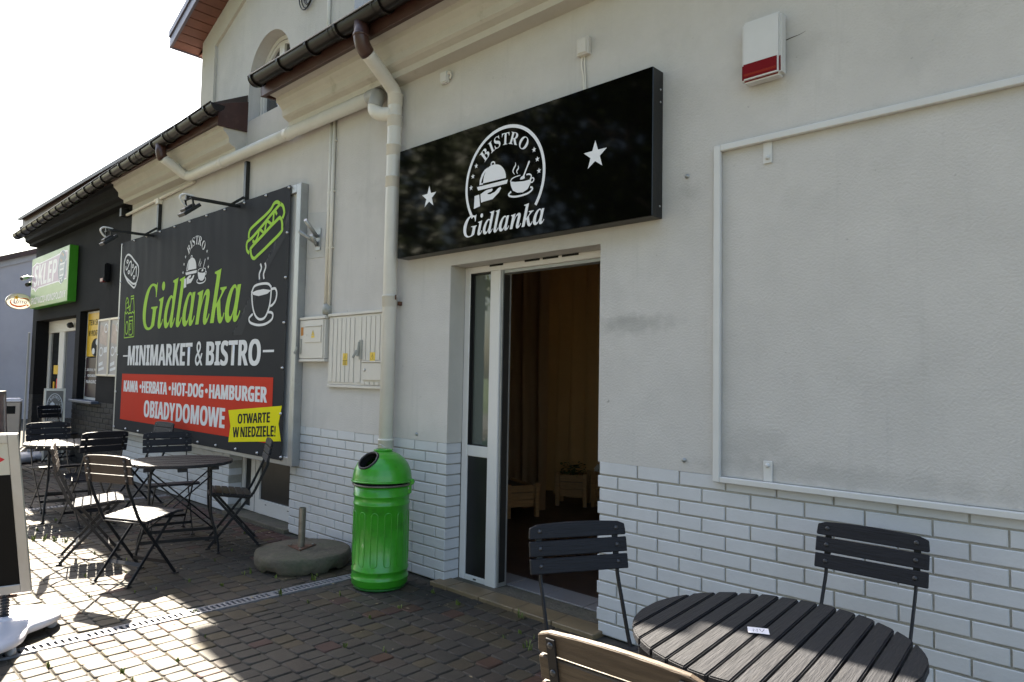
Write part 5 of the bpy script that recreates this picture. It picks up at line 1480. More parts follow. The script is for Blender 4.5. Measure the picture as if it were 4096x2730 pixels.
ds = thing('alarm_siren', 'small charcoal alarm box with faded lens on the charcoal wall', 'alarm', (-11.33, 0, 2.88))
b = MB(); b.box(-11.43, -11.23, -0.08, -0.001, 2.74, 3.01); b.build('case', M['darkwall'], ds, bevel=0.015, seg=2)
b = MB(); b.box(-11.432, -11.30, -0.083, -0.03, 2.738, 2.80); b.build('lens', M['alarmred'], ds, bevel=0.008)
nc = []
for i, (xa, xb, lab) in enumerate(((-11.605, -11.09, 'left of two framed notice cases on the charcoal wall by the shop window'), (-11.08, -10.60, 'right of two framed notice cases, partly behind the big banner'))):
    t = thing('notice_case', lab, 'notice case', ((xa + xb) / 2, 0, 1.36), 0, 'framed notice cases on the charcoal wall')
    b = MB()
    w_ = 0.03
    b.box(xa, xa + w_, -0.03, -0.001, 1.36, 2.2); b.box(xb - w_, xb, -0.03, -0.001, 1.36, 2.2); b.box(xa + w_, xb - w_, -0.0295, -0.001, 1.36, 1.36 + w_); b.box(xa + w_, xb - w_, -0.0295, -0.001, 2.2 - w_, 2.2)
    b.build('frame', M['alu'], t, bevel=0.003)
    b = MB(); b.box(xa + w_, xb - w_, -0.015, -0.002, 1.39, 2.17); b.build('poster', M['posterpink'], t)
    A = Art(wallplane(-0.0155)); cx = (xa + xb) / 2
    A.poly([(xa + .05, 1.85), (xb - .12, 1.80), (xb - .10, 2.05), (xa + .08, 2.12)]); A.build('picture_print', M['postermix'], t)
    A = Art(wallplane(-0.0158)); A.build('pale_print', M['bwhite'], t) if False else A.ring((cx + .08, 2.06), 0.07, 0.06, 0.02); A.build('pale_print', M['bwhite'], t); A = Art(wallplane(-0.0158)); A.ring((cx - .10, 1.72), 0.08, 0.06, 0.022); A.poly([(cx - .18, 1.50), (cx + .0, 1.53), (cx + .0, 1.58), (cx - .18, 1.55)]); A.poly([(cx - .18, 1.43), (cx + .06, 1.46), (cx + .06, 1.50), (cx - .18, 1.47)]); A.poly([(cx + .02, 1.70), (cx + .16, 1.71), (cx + .16, 1.79), (cx + .02, 1.78)])
    A.build('pale_print', M['bwhite'], t)
b = MB(); b.box(-15.66, -15.63, -0.05, -0.02, 0.0, 2.13); tag(b.build('corner_post', M['pvcgrey'], None, bevel=0.003, loc=(-15.645, -0.035, 0)), 'thin grey post standing at the far corner of the charcoal wall', 'post')

# ================================================================== FOLDING CHAIRS
def local_root(name, label, cat, group=None):
    t = thing(name, label, cat, (0, 0, 0), 0, group)
    return t
def build_chair(label):
    t = local_root('folding_chair', label, 'chair', 'folding chairs on the terrace')
    fb, zb, ft, zt = -0.052, 0.690, -0.089, 0.875
    dv = Vector((0, ft - fb, zt - zb)); Ln = dv.length; dv.normalize()
    nv = Vector((0, dv.z, -dv.y))                        # towards the sitter
    hw, hs, gap, th = 0.2085, 0.0575, 0.008, 0.016
    base = Vector((0, fb, zb))
    b = MB()
    for k in range(3):
        s0 = k * (hs + gap)
        if k == 2:
            out = [(-hw + 0.004, s0), (hw - 0.004, s0), (hw, s0 + 0.004)]
            m = 12
            for q in range(m + 1):
                x = hw - 2 * hw * q / m
                e = abs(x) / hw
                out.append((x * (1 - 0.02 * (e > 0.99)), s0 + hs + 0.004 - 0.010 * e ** 2 - (0.008 if e > 0.99 else 0)))
            out.append((-hw, s0 + 0.004))
        else:
            out = [(-hw, s0), (hw, s0), (hw, s0 + hs), (-hw, s0 + hs)]
        b.prism([base + Vector((x, 0, 0)) + dv * s_ for x, s_ in out], (0, 0, 0), nv * th)
    back = b.build('backrest', M['wood'], t, bevel=0.003, seg=1)
    b = MB()
    b.lathe([(0.001, -0.0105), (0.008, -0.0085), (0.008, 0.0), (0.004, 0.001), (0.004, th - 0.001), (0.009, th - 0.0005), (0.009, th + 0.0015), (0.006, th + 0.0035), (0.001, th + 0.0042)], (0, 0, 0), 10, axis=nv)
    bolt = b.build('bolt', M['bolt'], back)
    for q, (u, k) in enumerate([(u, k) for u in (-0.165, 0.165) for k in range(3)]):
        c = bolt if q == 0 else bolt.copy()
        if q: C.objects.link(c); c.parent = back
        c.location = base + Vector((u, 0, 0)) + dv * (k * (hs + gap) + hs * 0.5)
    zs0, zs1, f0, f1 = 0.429, 0.470, 0.073, 0.404
    sl_ = Vector((0, f1 - f0, zs1 - zs0)); sL = sl_.length; sl_.normalize()
    up_ = Vector((0, -sl_.z, sl_.y))
    b = MB()
    n = 6
    pit = sL / n
    for k in range(n):
        a = Vector((0, f0, zs0)) + sl_ * (k * pit + 0.0027)
        w_ = pit - 0.0054
        drop = 0.012 if k == n - 1 else 0.0
        e = sl_ * w_ - up_ * drop
        b.prism([a + Vector((-0.205, 0, 0)), a + Vector((0.205, 0, 0)), a + Vector((0.205, 0, 0)) + e, a + Vector((-0.205, 0, 0)) + e], (0, 0, 0), -up_ * 0.019)
    b.build('seat', M['wood'], t, bevel=0.003)
    for u in (-1, 1):
        b = MB()
        b.obox(base + Vector((u * 0.165, 0, 0)) + dv * (Ln * 0.5 - 0.002) - nv * 0.0035, Vector((0.0125, 0, 0)), dv * (Ln * 0.5 - 0.012), nv * 0.003)
        b.ribbon([(u * 0.165, fb - 0.005, zb + 0.02), (u * 0.165, fb + 0.001, 0.672), (u * 0.165, fb + 0.012, 0.645), (u * 0.165, 0.040, 0.468), (u * 0.165, 0.053, 0.443), (u * 0.165, 0.072, 0.418), (u * 0.163, 0.388, 0.008)], (1, 0, 0), 0.021, 0.008)
        b.box(u * 0.163 - 0.016, u * 0.163 + 0.016, 0.372, 0.410, 0.001, 0.009)
        b.build('leg', M['chairmetal'], t, bevel=0.0012)
        b = MB()
        b.ribbon([(u * 0.150, 0.002, 0.008), (u * 0.150, 0.365, 0.432), (u * 0.150, 0.392, 0.448)], (1, 0, 0), 0.021, 0.008)
        b.box(u * 0.150 - 0.016, u * 0.150 + 0.016, -0.020, 0.020, 0.001, 0.009)
        b.build('leg', M['chairmetal'], t, bevel=0.0012)
        b = MB()
        a = Vector((u * 0.137, f0 + 0.02, zs0 - 0.030)); c = Vector((u * 0.137, f1 - 0.02, zs1 - 0.032))
        b.ribbon([a, c], (1, 0, 0), 0.020, 0.007)
        b.build('seat_rail', M['chairmetal'], t)
        b = MB(); b.tube([(u * 0.130, 0.19, 0.222), (u * 0.172, 0.19, 0.222)], 0.006, 8); b.build('pivot', M['chairmetal'], t)
    for nm, f_, z_, hw_ in (('stretcher', 0.105, 0.125, 0.149), ('stretcher', 0.318, 0.098, 0.162)):
        b = MB(); b.obox((0, f_, z_), (hw_, 0, 0), (0, 0.003, 0.0), (0, 0, 0.012)) if f_ > 0.2 else b.obox((0, f_, z_), (hw_, 0, 0), Vector((0, 0.65, 0.76)) * 0.013, Vector((0, -0.76, 0.65)) * 0.002)
        b.build(nm, M['chairmetal'], t)
    b = MB(); b.tube([(-0.165, 0.062, 0.412), (0.165, 0.062, 0.412)], 0.005, 8); b.build('seat_pivot', M['chairmetal'], t)
    return t
CH = [
 (-5.228, -1.677, 24.0, 'folding slatted chair seen from behind, sunlit seat, nearest of the far tables'),
 (-6.165, -1.745, -15.9, 'folding chair seen side on with bright lit seat, left of the front sunlit chair'),
 (-7.297, -1.170, 98.7, 'black folding chair turned away from us with its back between the two far tables'),
 (-6.80, -0.75, -101.5, 'folding chair facing us behind the middle round table, under the banner'),
 (-5.775, -0.372, 158.3, 'folding chair facing left in the shade before the white side door'),
 (-8.70, -1.25, -86.0, 'folding chair facing us at the far side of the farthest sunlit table'),
 (-8.25, -0.33, 187.0, 'folding chair against the brick base, its top just showing behind another chair back'),
 (-1.672, -1.107, -118.2, 'folding chair with its back before the dark open doorway'),
 (-0.888, -0.353, 178.4, 'folding chair with dark back against the white bricks at right'),
 (-0.876, -1.973, 3.2, 'folding chair in the lower right foreground with brightly lit top slat'),
 (-12.75, -0.28, -60.0, 'distant folding chair in deep shade near the shop window'),
]
ch0 = build_chair(CH[0][3])
plain_back = [c for c in ch0.children if c.name.startswith('backrest')][0].data
for i, (x, y, a, lab) in enumerate(CH):
    o = ch0 if i == 0 else copy_tree(ch0)
    for c in o.children:
        if c.name.startswith('backrest'): c.data = plain_back
    o.location = (x, y, 0.002)
    o.rotation_euler = (0, 0, R(a))
    o['label'] = lab
    worn = {0: 'woodfaded', 1: 'woodfaded', 9: 'woodworn'}.get(i)
    if worn:                                             # these backs have weathered to brown
        for c in o.children:
            if c.name.startswith('backrest'):
                c.data = c.data.copy()
                c.data.materials[0] = M[worn]

# ================================================================== ROUND TABLES
def build_table(label):
    t = local_root('round_table', label, 'table', 'round slatted tables on the terrace')
    r, pit, H = 0.39, 0.0602, 0.73
    b = MB()
    n = 13
    for k in range(n):
        xc = (k - (n - 1) / 2) * pit
        xa, xb = xc - pit / 2 + 0.0035, xc + pit / 2 - 0.0035
        xa, xb = max(xa, -r + 0.003), min(xb, r - 0.003)
        m = 5
        top = [(x, math.sqrt(max(r * r - x * x, 0))) for x in [xa + (xb - xa) * q / m for q in range(m + 1)]]
        out = top[::-1] + [(x, -y) for x, y in top]
        if min(abs(p[1]) for p in out) < 0.03: out = [(x, max(abs(y), 0.03) * (1 if y > 0 else -1)) for x, y in out]
        dz = ((k * 37) % 5 - 2) * 0.0005
        b.prism([(x, y, H - 0.024 + dz) for x, y in out], (0, 0, 0), (0, 0, 0.024))
    b.build('tabletop', M['woodtable'], t, bevel=0.0035, seg=2)
    for y in (-0.235, 0.0, 0.235):
        L_ = math.sqrt(r * r - y * y) - 0.03
        b = MB(); b.box(-L_, L_, y - 0.032, y + 0.032, H - 0.053, H - 0.0265); b.build('batten', M['woodtable'], t, bevel=0.003)
    for sx in (-1, 1):
        for sy in (-1, 1):
            b = MB()
            b.tube(catmull([(sx * 0.17, sy * 0.215, H - 0.053), (sx * 0.17, sy * 0.220, 0.50), (sx * 0.172, sy * 0.225, 0.34), (sx * 0.18, sy * 0.245, 0.24), (sx * 0.19, sy * 0.285, 0.09), (sx * 0.192, sy * 0.292, 0.012)], 4), 0.0095, 8)
            b.lathe([(0.018, 0), (0.018, 0.008), (0.010, 0.012)], (sx * 0.192, sy * 0.292, 0.001), 10)
            b.build('leg', M['chairmetal'], t)
        b = MB(); b.tube([(sx * 0.17, -0.218, 0.62), (sx * 0.182, 0.25, 0.20)], 0.006, 8); b.tube([(sx * 0.17, 0.218, 0.62), (sx * 0.182, -0.25, 0.20)], 0.006, 8); b.build('cross_brace', M['chairmetal'], t)
        b = MB(); b.box(sx * 0.188 - 0.003, sx * 0.188 + 0.003, -0.275, 0.275, 0.115, 0.140); b.build('stretcher', M['chairmetal'], t)
    for sy in (-1, 1):
        b = MB(); b.box(-0.18, 0.18, sy * 0.262 - 0.003, sy * 0.262 + 0.003, 0.185, 0.208); b.build('stretcher', M['chairmetal'], t)
    return t
TB = [(-5.86, -1.00, -20.0, 'round slatted table in the middle of the far group, half in shade under the banner'),
      (-7.96, -1.25, 76.0, 'farthest round slatted table with its top shining in the sun'),
      (-0.852, -1.31, 5.3, 'nearest round slatted table in the lower right with a paper card on it')]
tb0 = build_table(TB[0][3])
for i, (x, y, a, lab) in enumerate(TB):
    o = tb0 if i == 0 else copy_tree(tb0)
    o.location = (x, y, 0.002)
    o.rotation_euler = (0, 0, R(a))
    o['label'] = lab
cd_ = thing('paper_card', 'small white paper card with handwriting lying on the nearest round table', 'card', (-0.885, -1.318, 0.7335))
b = MB()
cx, cy = -0.885, -1.318
co_, si_ = math.cos(R(28)), math.sin(R(28))
def cp_(u, v, h=0.0): return (cx + u * co_ - v * si_, cy + u * si_ + v * co_, 0.7345 + h)
b.prism([cp_(-.029, -.024), cp_(.029, -.024), cp_(.029, .024), cp_(-.029, .024)], (0, 0, 0), (0, 0, 0.0006)); b.build('card', M['paper'], cd_)
A = Art(Plane(cp_(0, 0, 0.0008), (co_, si_, 0), (-si_, co_, 0), (0, 0, 1)), 0.0)
A.stroke([(-.014, -.013), (-.014, .010), (-.003, -.013), (-.003, .011)], 0.0022, False, False); A.build('handwriting', M['ink'], cd_)
A = Art(Plane(cp_(0, 0, 0.0008), (co_, si_, 0), (-si_, co_, 0), (0, 0, 1)), 0.0)
A.stroke([(.004, .011), (.009, -.013), (.017, .012)], 0.0022, False, False); A.build('handwriting', M['ink'], cd_)

# ================================================================== GREEN LITTER BIN
BC = Vector((-4.026, -0.350, 0.0))
bn = thing('litter_bin', 'green enamelled metal litter bin with domed lid standing by the doorway', 'bin', BC)
b = MB()
prof = [(0.165, 0.012), (0.178, 0.015), (0.192, 0.030), (0.192, 0.060), (0.197, 0.066), (0.197, 0.074), (0.192, 0.080), (0.191, 0.118), (0.196, 0.124), (0.196, 0.132), (0.191, 0.138),
        (0.190, 0.560), (0.195, 0.566), (0.195, 0.574), (0.190, 0.580), (0.190, 0.618), (0.195, 0.624), (0.195, 0.632), (0.190, 0.638), (0.191, 0.695), (0.180, 0.698)]
b.lathe(prof, BC, 56)
for k in range(13):
    a = 2 * PI * k / 13 + 0.1
    d = Vector((math.cos(a), math.sin(a), 0))
    tq = Vector((-d.y, d.x, 0))
    w_ = 0.023
    loop = [BC + d * 0.1885 + tq * (w_ * math.cos(q * PI / 6)) + Z_ * (0.500 + w_ * math.sin(q * PI / 6)) for q in range(7)] + [BC + d * 0.1885 + tq * (w_ * math.cos(q * PI / 6)) + Z_ * (0.185 + w_ * math.sin(q * PI / 6)) for q in range(6, 13)]
    b.tube(loop, 0.0034, 6, closed=True)
body = b.build('body', M['bingreen'], bn)
b = MB(); b.lathe([(0.150, 0.001), (0.176, 0.002), (0.178, 0.014)], BC, 40); b.build('foot_ring', M['bindark'], bn)
b = MB(); b.tube([BC + Vector((0.199 * math.cos(2 * PI * k / 48), 0.199 * math.sin(2 * PI * k / 48), 0.700)) for k in range(48)], 0.0075, 8, closed=True); b.build('rim', M['poststeel'], bn)
TI = Vector((-0.02, -0.012, 0))
LB = BC + Vector((0, 0, 0.722))
LA = Vector((-0.03, 0.03, 1)).normalized()            # lid sits a little askew
HA = Vector((0.10, -0.82, 0.56)).normalized()          # direction the opening faces
b = MB()
dome = [(0.204, -0.008), (0.208, 0.0), (0.205, 0.012), (0.201, 0.05), (0.192, 0.095), (0.174, 0.14), (0.147, 0.180), (0.112, 0.212), (0.078, 0.230), (0.062, 0.236)]
dome = [(r_, z_ * 0.84) for r_, z_ in dome]
# refine the dome rows so the opening cuts cleanly
b = MB()
fine = []
for (r0, z0), (r1, z1) in zip(dome[:-1], dome[1:]):
    m = 4 if z0 > 0.0 else 1
    fine += [(r0 + (r1 - r0) * q / m, z0 + (z1 - z0) * q / m) for q in range(m)]
fine.append(dome[-1])
b.lathe(fine, LB, 120, axis=LA, cap=False)
HC = LB + Vector((0, 0, 0.055)) + HA * 0.160
keep = []
for f in b.f:
    c0 = sum((Vector(b.v[i]) for i in f), Vector()) / len(f)
    rel = c0 - HC
    if (rel - HA * rel.dot(HA)).length < 0.071 and rel.dot(HA) > -0.09: continue
    keep.append(f)
b.f = keep; b.sm = [True] * len(keep); b.mi = [0] * len(keep); b.at = [0.0] * len(keep)
b.tube([LB + LA * -0.004 + Vector((0.2085 * math.cos(2 * PI * k / 48), 0.2085 * math.sin(2 * PI * k / 48), 0.03 * 0.2085 * (math.cos(2 * PI * k / 48) - math.sin(2 * PI * k / 48)))) for k in range(48)], 0.006, 8, closed=True)
b.lathe([(0.062, 0.1975), (0.066, 0.204), (0.066, 0.210), (0.058, 0.212), (0.055, 0.206), (0.001, 0.202)], LB, 32, axis=LA, cap=False)
lid = b.build('lid', M['bingreen'], bn)
u_ = HA.orthogonal().normalized(); v_ = HA.cross(u_)
ringp = []
for k in range(40):
    a = 2 * PI * k / 40
    off = u_ * 0.0715 * math.cos(a) + v_ * 0.0715 * math.sin(a)
    # drop the ring onto the dome surface
    best = None
    for q in range(-40, 60):
        p = HC + off + HA * (q * 0.002)
        rel = p - LB
        z = rel.dot(LA); r_ = (rel - LA * z).length
        rs = None
        for (r0, z0), (r1, z1) in zip(dome[:-1], dome[1:]):
            if z0 <= z <= z1: rs = r0 + (r1 - r0) * (z - z0) / (z1 - z0)
        if rs is not None:
            e = abs(r_ - rs)
            if best is None or e < best[0]: best = (e, p)
    ringp.append(best[1] if best else HC + off)
b = MB(); b.tube(ringp, 0.0085, 10, closed=True); b.build('opening_ring', M['rubber'], lid)
b = MB()
vs = list(ringp) + [p - HA * 0.06 for p in ringp]
b.add(vs, [(k, (k + 1) % 40, 40 + (k + 1) % 40, 40 + k) for k in range(40)], sm=True)
b.lathe([(0.183, 0.6), (0.183, 0.72)], BC, 32, cap=True)
b.build('dark_inside', M['binshade'], bn)  # black collar and cylinder stand in for the shade inside the bin
hd = Vector((0.80, 0.60, 0)).normalized()
hp_ = BC + hd * 0.197
b = MB(); b.obox(hp_ + Vector((0, 0, 0.685)), hd * 0.012, Vector((-hd.y, hd.x, 0)) * 0.016, Z_ * 0.05); b.lathe([(0.022, -0.018), (0.022, 0.018)], hp_ + hd * 0.01 + Vector((0, 0, 0.715)), 14, axis=(-hd.y, hd.x, 0)); b.build('hinge', M['bingreen'], bn, bevel=0.004)
b = MB(); b.lathe([(0.008, 0), (0.008, 0.004), (0.003, 0.006)], hp_ + Vector((0.002, -0.014, 0.672)), 10, axis=(0.55, -0.83, 0)); b.build('hinge_bolt', M['rivet'], bn)
b = MB()
tp = LB + LA * 0.210
b.tube(catmull([tp + Vector((-0.045, -0.02, -0.004)), tp + Vector((-0.035, -0.015, 0.028)), tp + Vector((0.0, -0.02, 0.033)), tp + Vector((0.03, 0.0, 0.008)), tp + Vector((0.0, 0.02, 0.004)), tp + Vector((-0.03, 0.01, 0.02))], 5), 0.003, 6)
b.build('wire_handle', M['rivet'], bn)

# ================================================================== CONCRETE PARASOL BASE
DC = Vector((-4.868, -0.452, 0.0))
cbs = thing('umbrella_stand', 'round mossy concrete umbrella stand with steel tube stub left of the bin', 'umbrella stand', DC)
b = MB()
n = 72
rows = [(0.338, 0.0), (0.352, 0.02), (0.358, 0.055), (0.356, 0.090), (0.347, 0.108), (0.332, 0.115), (0.16, 0.117), (0.03, 0.117)]
vs = []
for i, (r_, z_) in enumerate(rows):
    for j in range(n):
        a = 2 * PI * j / n
        k = 1 + 0.010 * math.sin(5 * a + 1) + 0.006 * math.sin(13 * a) + rnd.uniform(-0.004, 0.004)
        z = z_
        if i < 2:
            for ca, wd, ht in ((-1.25, 0.16, 0.030), (0.15, 0.13, 0.035), (-0.35, 0.06, 0.02)):
                if abs(a - (ca % (2 * PI))) < wd:
                    k *= 0.97
                    z += ht * 0.6
        vs.append((DC.x + r_ * k * math.cos(a), DC.y + r_ * k * math.sin(a), z))
fs = [(i * n + j, i * n + (j + 1) % n, (i + 1) * n + (j + 1) % n, (i + 1) * n + j) for i in range(len(rows) - 1) for j in range(n)]
b.add(vs, fs, sm=True)
b.build('disc', M['concrete'], cbs)
PC = Vector((-4.895, -0.455, 0.118))
b = MB(); b.tube([PC, PC + Vector((0.002, 0.0, 0.302))], 0.027, 20, caps=False); b.tube([PC + Vector((0.002, 0, 0.302)), PC + Vector((0.002, 0, 0.10))], 0.0235, 20, caps=False); b.tube([PC + Vector((0.002, 0, 0.2995)), PC + Vector((0.002, 0, 0.302))], 0.0255, 20, caps=False)
b.lathe([(0.0235, 0.302), (0.027, 0.302)], PC + Vector((0.002, 0, 0)), 20, cap=False)
b.build('tube', M['poststeel'], cbs)
b = MB(); b.prism([PC + Vector((0.125 * math.cos(a), 0.125 * math.sin(a), 0.0)) for a in (R(-35), R(85), R(205))], (0, 0, 0), (0, 0, 0.007)); b.build('foot_plate', M['rust'], cbs, bevel=0.001)
for a in (R(-35), R(85), R(205)):
    b = MB(); b.lathe([(0.010, 0), (0.010, 0.006), (0.004, 0.010)], PC + Vector((0.095 * math.cos(a), 0.095 * math.sin(a), 0.007)), 8); b.build('nut', M['poststeel'], cbs)

# ================================================================== ROLLING POSTER STAND, left foreground
ps = thing('poster_stand', 'silver framed poster stand with red arrow on a white wheeled base, left foreground', 'sign stand', (-4.66, -2.54, 0))
rr_ = Vector((0.19, 0.98, 0)).normalized()
BR_, TR_ = Vector((-4.60, -2.266, 0.222)), Vector((-4.60, -2.370, 1.096))
BL_ = BR_ - rr_ * 0.66; TL_ = TR_ - rr_ * 0.66 + Vector((0, 0, -0.01))
hu = (TR_ - BR_).normalized(); H_ = (TR_ - BR_).length
nn_ = rr_.cross(hu).normalized()
if nn_.x < 0: nn_ = -nn_
def PS(u, v, h=0.0): return BR_ - rr_ * u + hu * v + nn_ * h       # u measured from the right edge
b = MB()
fwid = 0.052
def slab(u0, u1, v0, v1, h0, h1): b.prism([PS(u0, v0, h0), PS(u1, v0, h0), PS(u1, v1, h0), PS(u0, v1, h0)], (0, 0, 0), nn_ * (h1 - h0))
slab(0.004, fwid, 0.004, H_ - 0.004, 0.0, 0.012); slab(0.66 - fwid, 0.656, 0.004, H_ - 0.004, 0.0, 0.012)
slab(fwid, 0.66 - fwid, 0.0045, fwid, 0.0005, 0.0115); slab(fwid, 0.66 - fwid, H_ - fwid, H_ - 0.0045, 0.0005, 0.0115)
slab(0.0, 0.66, 0.0, H_, -0.045, -0.006)
slab(0.006, 0.654, 0.006, H_ - 0.006, -0.0058, -0.0002)
b.build('frame', M['alu'], ps, bevel=0.004)
b = MB(); slab(fwid, 0.66 - fwid, fwid, H_ - fwid, 0.0002, 0.002); b.build('black_poster', M['poster_black'], ps)
b = MB(); slab(fwid + 0.001, 0.66 - fwid - 0.001, 0.655, H_ - fwid - 0.001, 0.0025, 0.0035); b.build('cream_poster', M['poster_cream'], ps)
A = Art(Plane(PS(0, 0, 0.0038), -rr_, hu, nn_), 0.0); A.poly([(0.071, 0.740), (0.121, 0.773), (0.121, 0.755), (0.33, 0.755), (0.33, 0.725), (0.121, 0.725), (0.121, 0.707)]); A.build('red_arrow', M['posterred'], ps)
for u in (0.125, 0.535):
    b = MB()
    p0 = PS(u, 0.0, -0.02); p1 = Vector((p0.x + 0.02, p0.y + 0.0, 0.105))
    for q in range(9):
        c0 = p0 + (p1 - p0) * (q / 8)
        b.lathe([(0.020, -0.0045), (0.026, -0.003), (0.026, 0.003), (0.020, 0.0045)], c0 - Z_ * 0.006, 16, axis=(p1 - p0))
    b.tube([p0, p1], 0.021, 12); b.build('spring_leg', M['rubber'], ps)
    b = MB(); b.prism([PS(u - 0.055, -0.018, -0.045), PS(u + 0.055, -0.018, -0.045), PS(u + 0.055, -0.010, -0.045), PS(u - 0.055, -0.010, -0.045)], (0, 0, 0), nn_ * 0.045); b.build('mounting_bracket', M['rust'], ps)
BCN = Vector((-4.66, -2.545, 0))
b = MB()
def outl(a, s_):
    c4 = math.cos(2 * (a - R(4)))
    r_ = 0.335 + 0.125 * abs(c4) ** 1.5 * (1) - 0.02
    return r_ * s_
rows = [(0.94, 0.034), (1.0, 0.045), (1.0, 0.066), (0.97, 0.084), (0.86, 0.090), (0.62, 0.092), (0.40, 0.093), (0.20, 0.094), (0.02, 0.094)]
n = 96
vs = []
for s_, z_ in rows:
    for j in range(n):
        a = 2 * PI * j / n
        r_ = outl(a, s_)
        lobe = abs(math.cos(2 * (a - R(4))))
        z = z_ + (0.020 * (1 - lobe) * (0.25 < s_ < 0.9)) * 0.5
        vs.append((BCN.x + r_ * math.cos(a), BCN.y + r_ * math.sin(a), z))
fs = [(i * n + j, i * n + (j + 1) % n, (i + 1) * n + (j + 1) % n, (i + 1) * n + j) for i in range(len(rows) - 1) for j in range(n)]
fs.append(tuple(range(n)))
b.add(vs, fs, sm=True)
for u in (0.125, 0.535):
    p0 = PS(u, 0.0, -0.02)
    b.lathe([(0.085, 0.075), (0.070, 0.095), (0.052, 0.112), (0.034, 0.112)], (p0.x + 0.015, p0.y, 0), 24)
b.build('wheeled_base', M['baseplastic'], ps)
for a in (-12, 20, 82, 108, 184, 274):
    d = Vector((math.cos(R(a)), math.sin(R(a)), 0))
    c0 = BCN + d * 0.385 + Z_ * 0.027
    b = MB(); b.lathe([(0.006, -0.011), (0.025, -0.011), (0.027, -0.006), (0.027, 0.006), (0.025, 0.011), (0.006, 0.011)], c0, 18, axis=(-d.y, d.x, 0)); b.tube([c0 + Z_ * 0.012, c0 + Z_ * 0.045], 0.012, 10); b.build('castor', M['greyplastic'], ps)

# ================================================================== FAR TERRACE THINGS
gb = thing('steel_litter_bin', 'beige square litter bin with slot opening in the far left', 'bin', (-12.2, -1.08, 0))
d_ = Vector((0.97, -0.24, 0)); e_ = Vector((0.24, 0.97, 0))
c0 = Vector((-12.2, -1.06, 0))
b = MB(); b.obox(c0 + Z_ * 0.50, d_ * 0.18, e_ * 0.25, Z_ * 0.47); b.build('body', M['binsteel'], gb, bevel=0.01)
b = MB(); b.obox(c0 + Z_ * 0.985, d_ * 0.19, e_ * 0.26, Z_ * 0.012); b.prism([c0 + d_ * 0.17 * i + e_ * 0.24 * j + Z_ * 0.997 for i, j in ((-1, -1), (1, -1), (1, 1), (-1, 1))], (0, 0, 0), (0, 0, 0.022)); b.build('lid', M['baseplastic'], gb, bevel=0.008)
b = MB(); b.obox(c0 + d_ * 0.1805 + Z_ * 0.86, d_ * 0.002, e_ * 0.19, Z_ * 0.055); b.build('slot', M['binshade'], gb, bevel=0.001)  # black plate on the closed body, painted as the shade in the slot
b = MB(); b.obox(c0 + e_ * 0.2515 + Z_ * 0.49, d_ * 0.172, e_ * 0.002, Z_ * 0.46); b.build('side_panel', M['blackmetal'], gb)
lb = thing('leaning_board', 'narrow silver framed poster board leaning before the beige litter bin', 'sign', (-10.6, -1.36, 0))
def LBp(u, v, h=0): return Vector((-10.6, -1.33, 0)) + Vector((0.90, -0.43, 0)) * (u + 0.0) + Vector((-0.085 * v, -0.045 * v, v)) + Vector((0.43, 0.90, 0)) * h
b = MB()
for u0, u1, v0, v1 in ((-0.30, -0.255, 0, 1.16), (0.255, 0.30, 0, 1.16), (-0.255, 0.255, 0, 0.045), (-0.255, 0.255, 1.115, 1.16)):
    b.prism([LBp(u0, v0, -0.02), LBp(u1, v0, -0.02), LBp(u1, v1, -0.02), LBp(u0, v1, -0.02)], (0, 0, 0), Vector((0.43, 0.90, 0)) * 0.045)
b.build('frame', M['alu'], lb, bevel=0.003)
b = MB(); b.prism([LBp(-0.26, 0.04, -0.012), LBp(0.26, 0.04, -0.012), LBp(0.26, 1.12, -0.012), LBp(-0.26, 1.12, -0.012)], (0, 0, 0), Vector((0.43, 0.90, 0)) * 0.02); b.build('poster', M['postermix'], lb)
# small bistro board by the shop door
sbd = thing('pavement_sign', 'grey framed pavement board with white bistro emblem by the shop door', 'sign', (-12.95, -0.20, 0))
ry = Vector((0.12, 0.993, 0)); nx_ = Vector((0.993, -0.12, 0))
def SBp(u, v, h=0): return Vector((-12.95, -0.20, 0)) + ry * u + Z_ * v + nx_ * h + nx_ * (-0.10 * v)
b = MB()
for u0, u1, v0, v1 in ((-0.145, -0.117, 0.0, 1.14), (0.117, 0.145, 0.0, 1.14), (-0.117, 0.117, 0.02, 0.05), (-0.117, 0.117, 1.10, 1.14)):
    b.prism([SBp(u0, v0, -0.02), SBp(u1, v0, -0.02), SBp(u1, v1, -0.02), SBp(u0, v1, -0.02)], (0, 0, 0), nx_ * 0.035)
b.prism([SBp(-0.145, 0, -0.30), SBp(-0.12, 0, -0.30), SBp(-0.12, 1.12, -0.03), SBp(-0.145, 1.12, -0.03)], (0, 0, 0), nx_ * 0.02)
b.prism([SBp(0.12, 0, -0.30), SBp(0.145, 0, -0.30), SBp(0.145, 1.12, -0.03), SBp(0.12, 1.12, -0.03)], (0, 0, 0), nx_ * 0.02)
b.build('frame', M['alu'], sbd, bevel=0.002)
M['boardgrey'] = mat('grey_board_print', (0.16, 0.15, 0.14), 0.4)
b = MB(); b.prism([SBp(-0.12, 0.04, -0.005), SBp(0.12, 0.04, -0.005), SBp(0.12, 1.105, -0.005), SBp(-0.12, 1.105, -0.005)], (0, 0, 0), nx_ * 0.01); b.build('board', M['boardgrey'], sbd)
psb = Plane(SBp(0, 0, 0.0065), ry, (SBp(0, 1) - SBp(0, 0)), nx_)
def smap(p): return ((p[0] + 3.133) * 0.30, 0.845 + (p[1] - 2.7309) * 0.60)
hh = logo(psb, 0.0, smap, 0.42, 'emblem', M['printwhite'], sbd, True)
A = Art(psb, hh); A.text(bi('Gidlanka'), -0.105, 0.105, 0.62, 0.70); A.build('name_lettering', M['printwhite'], sbd)
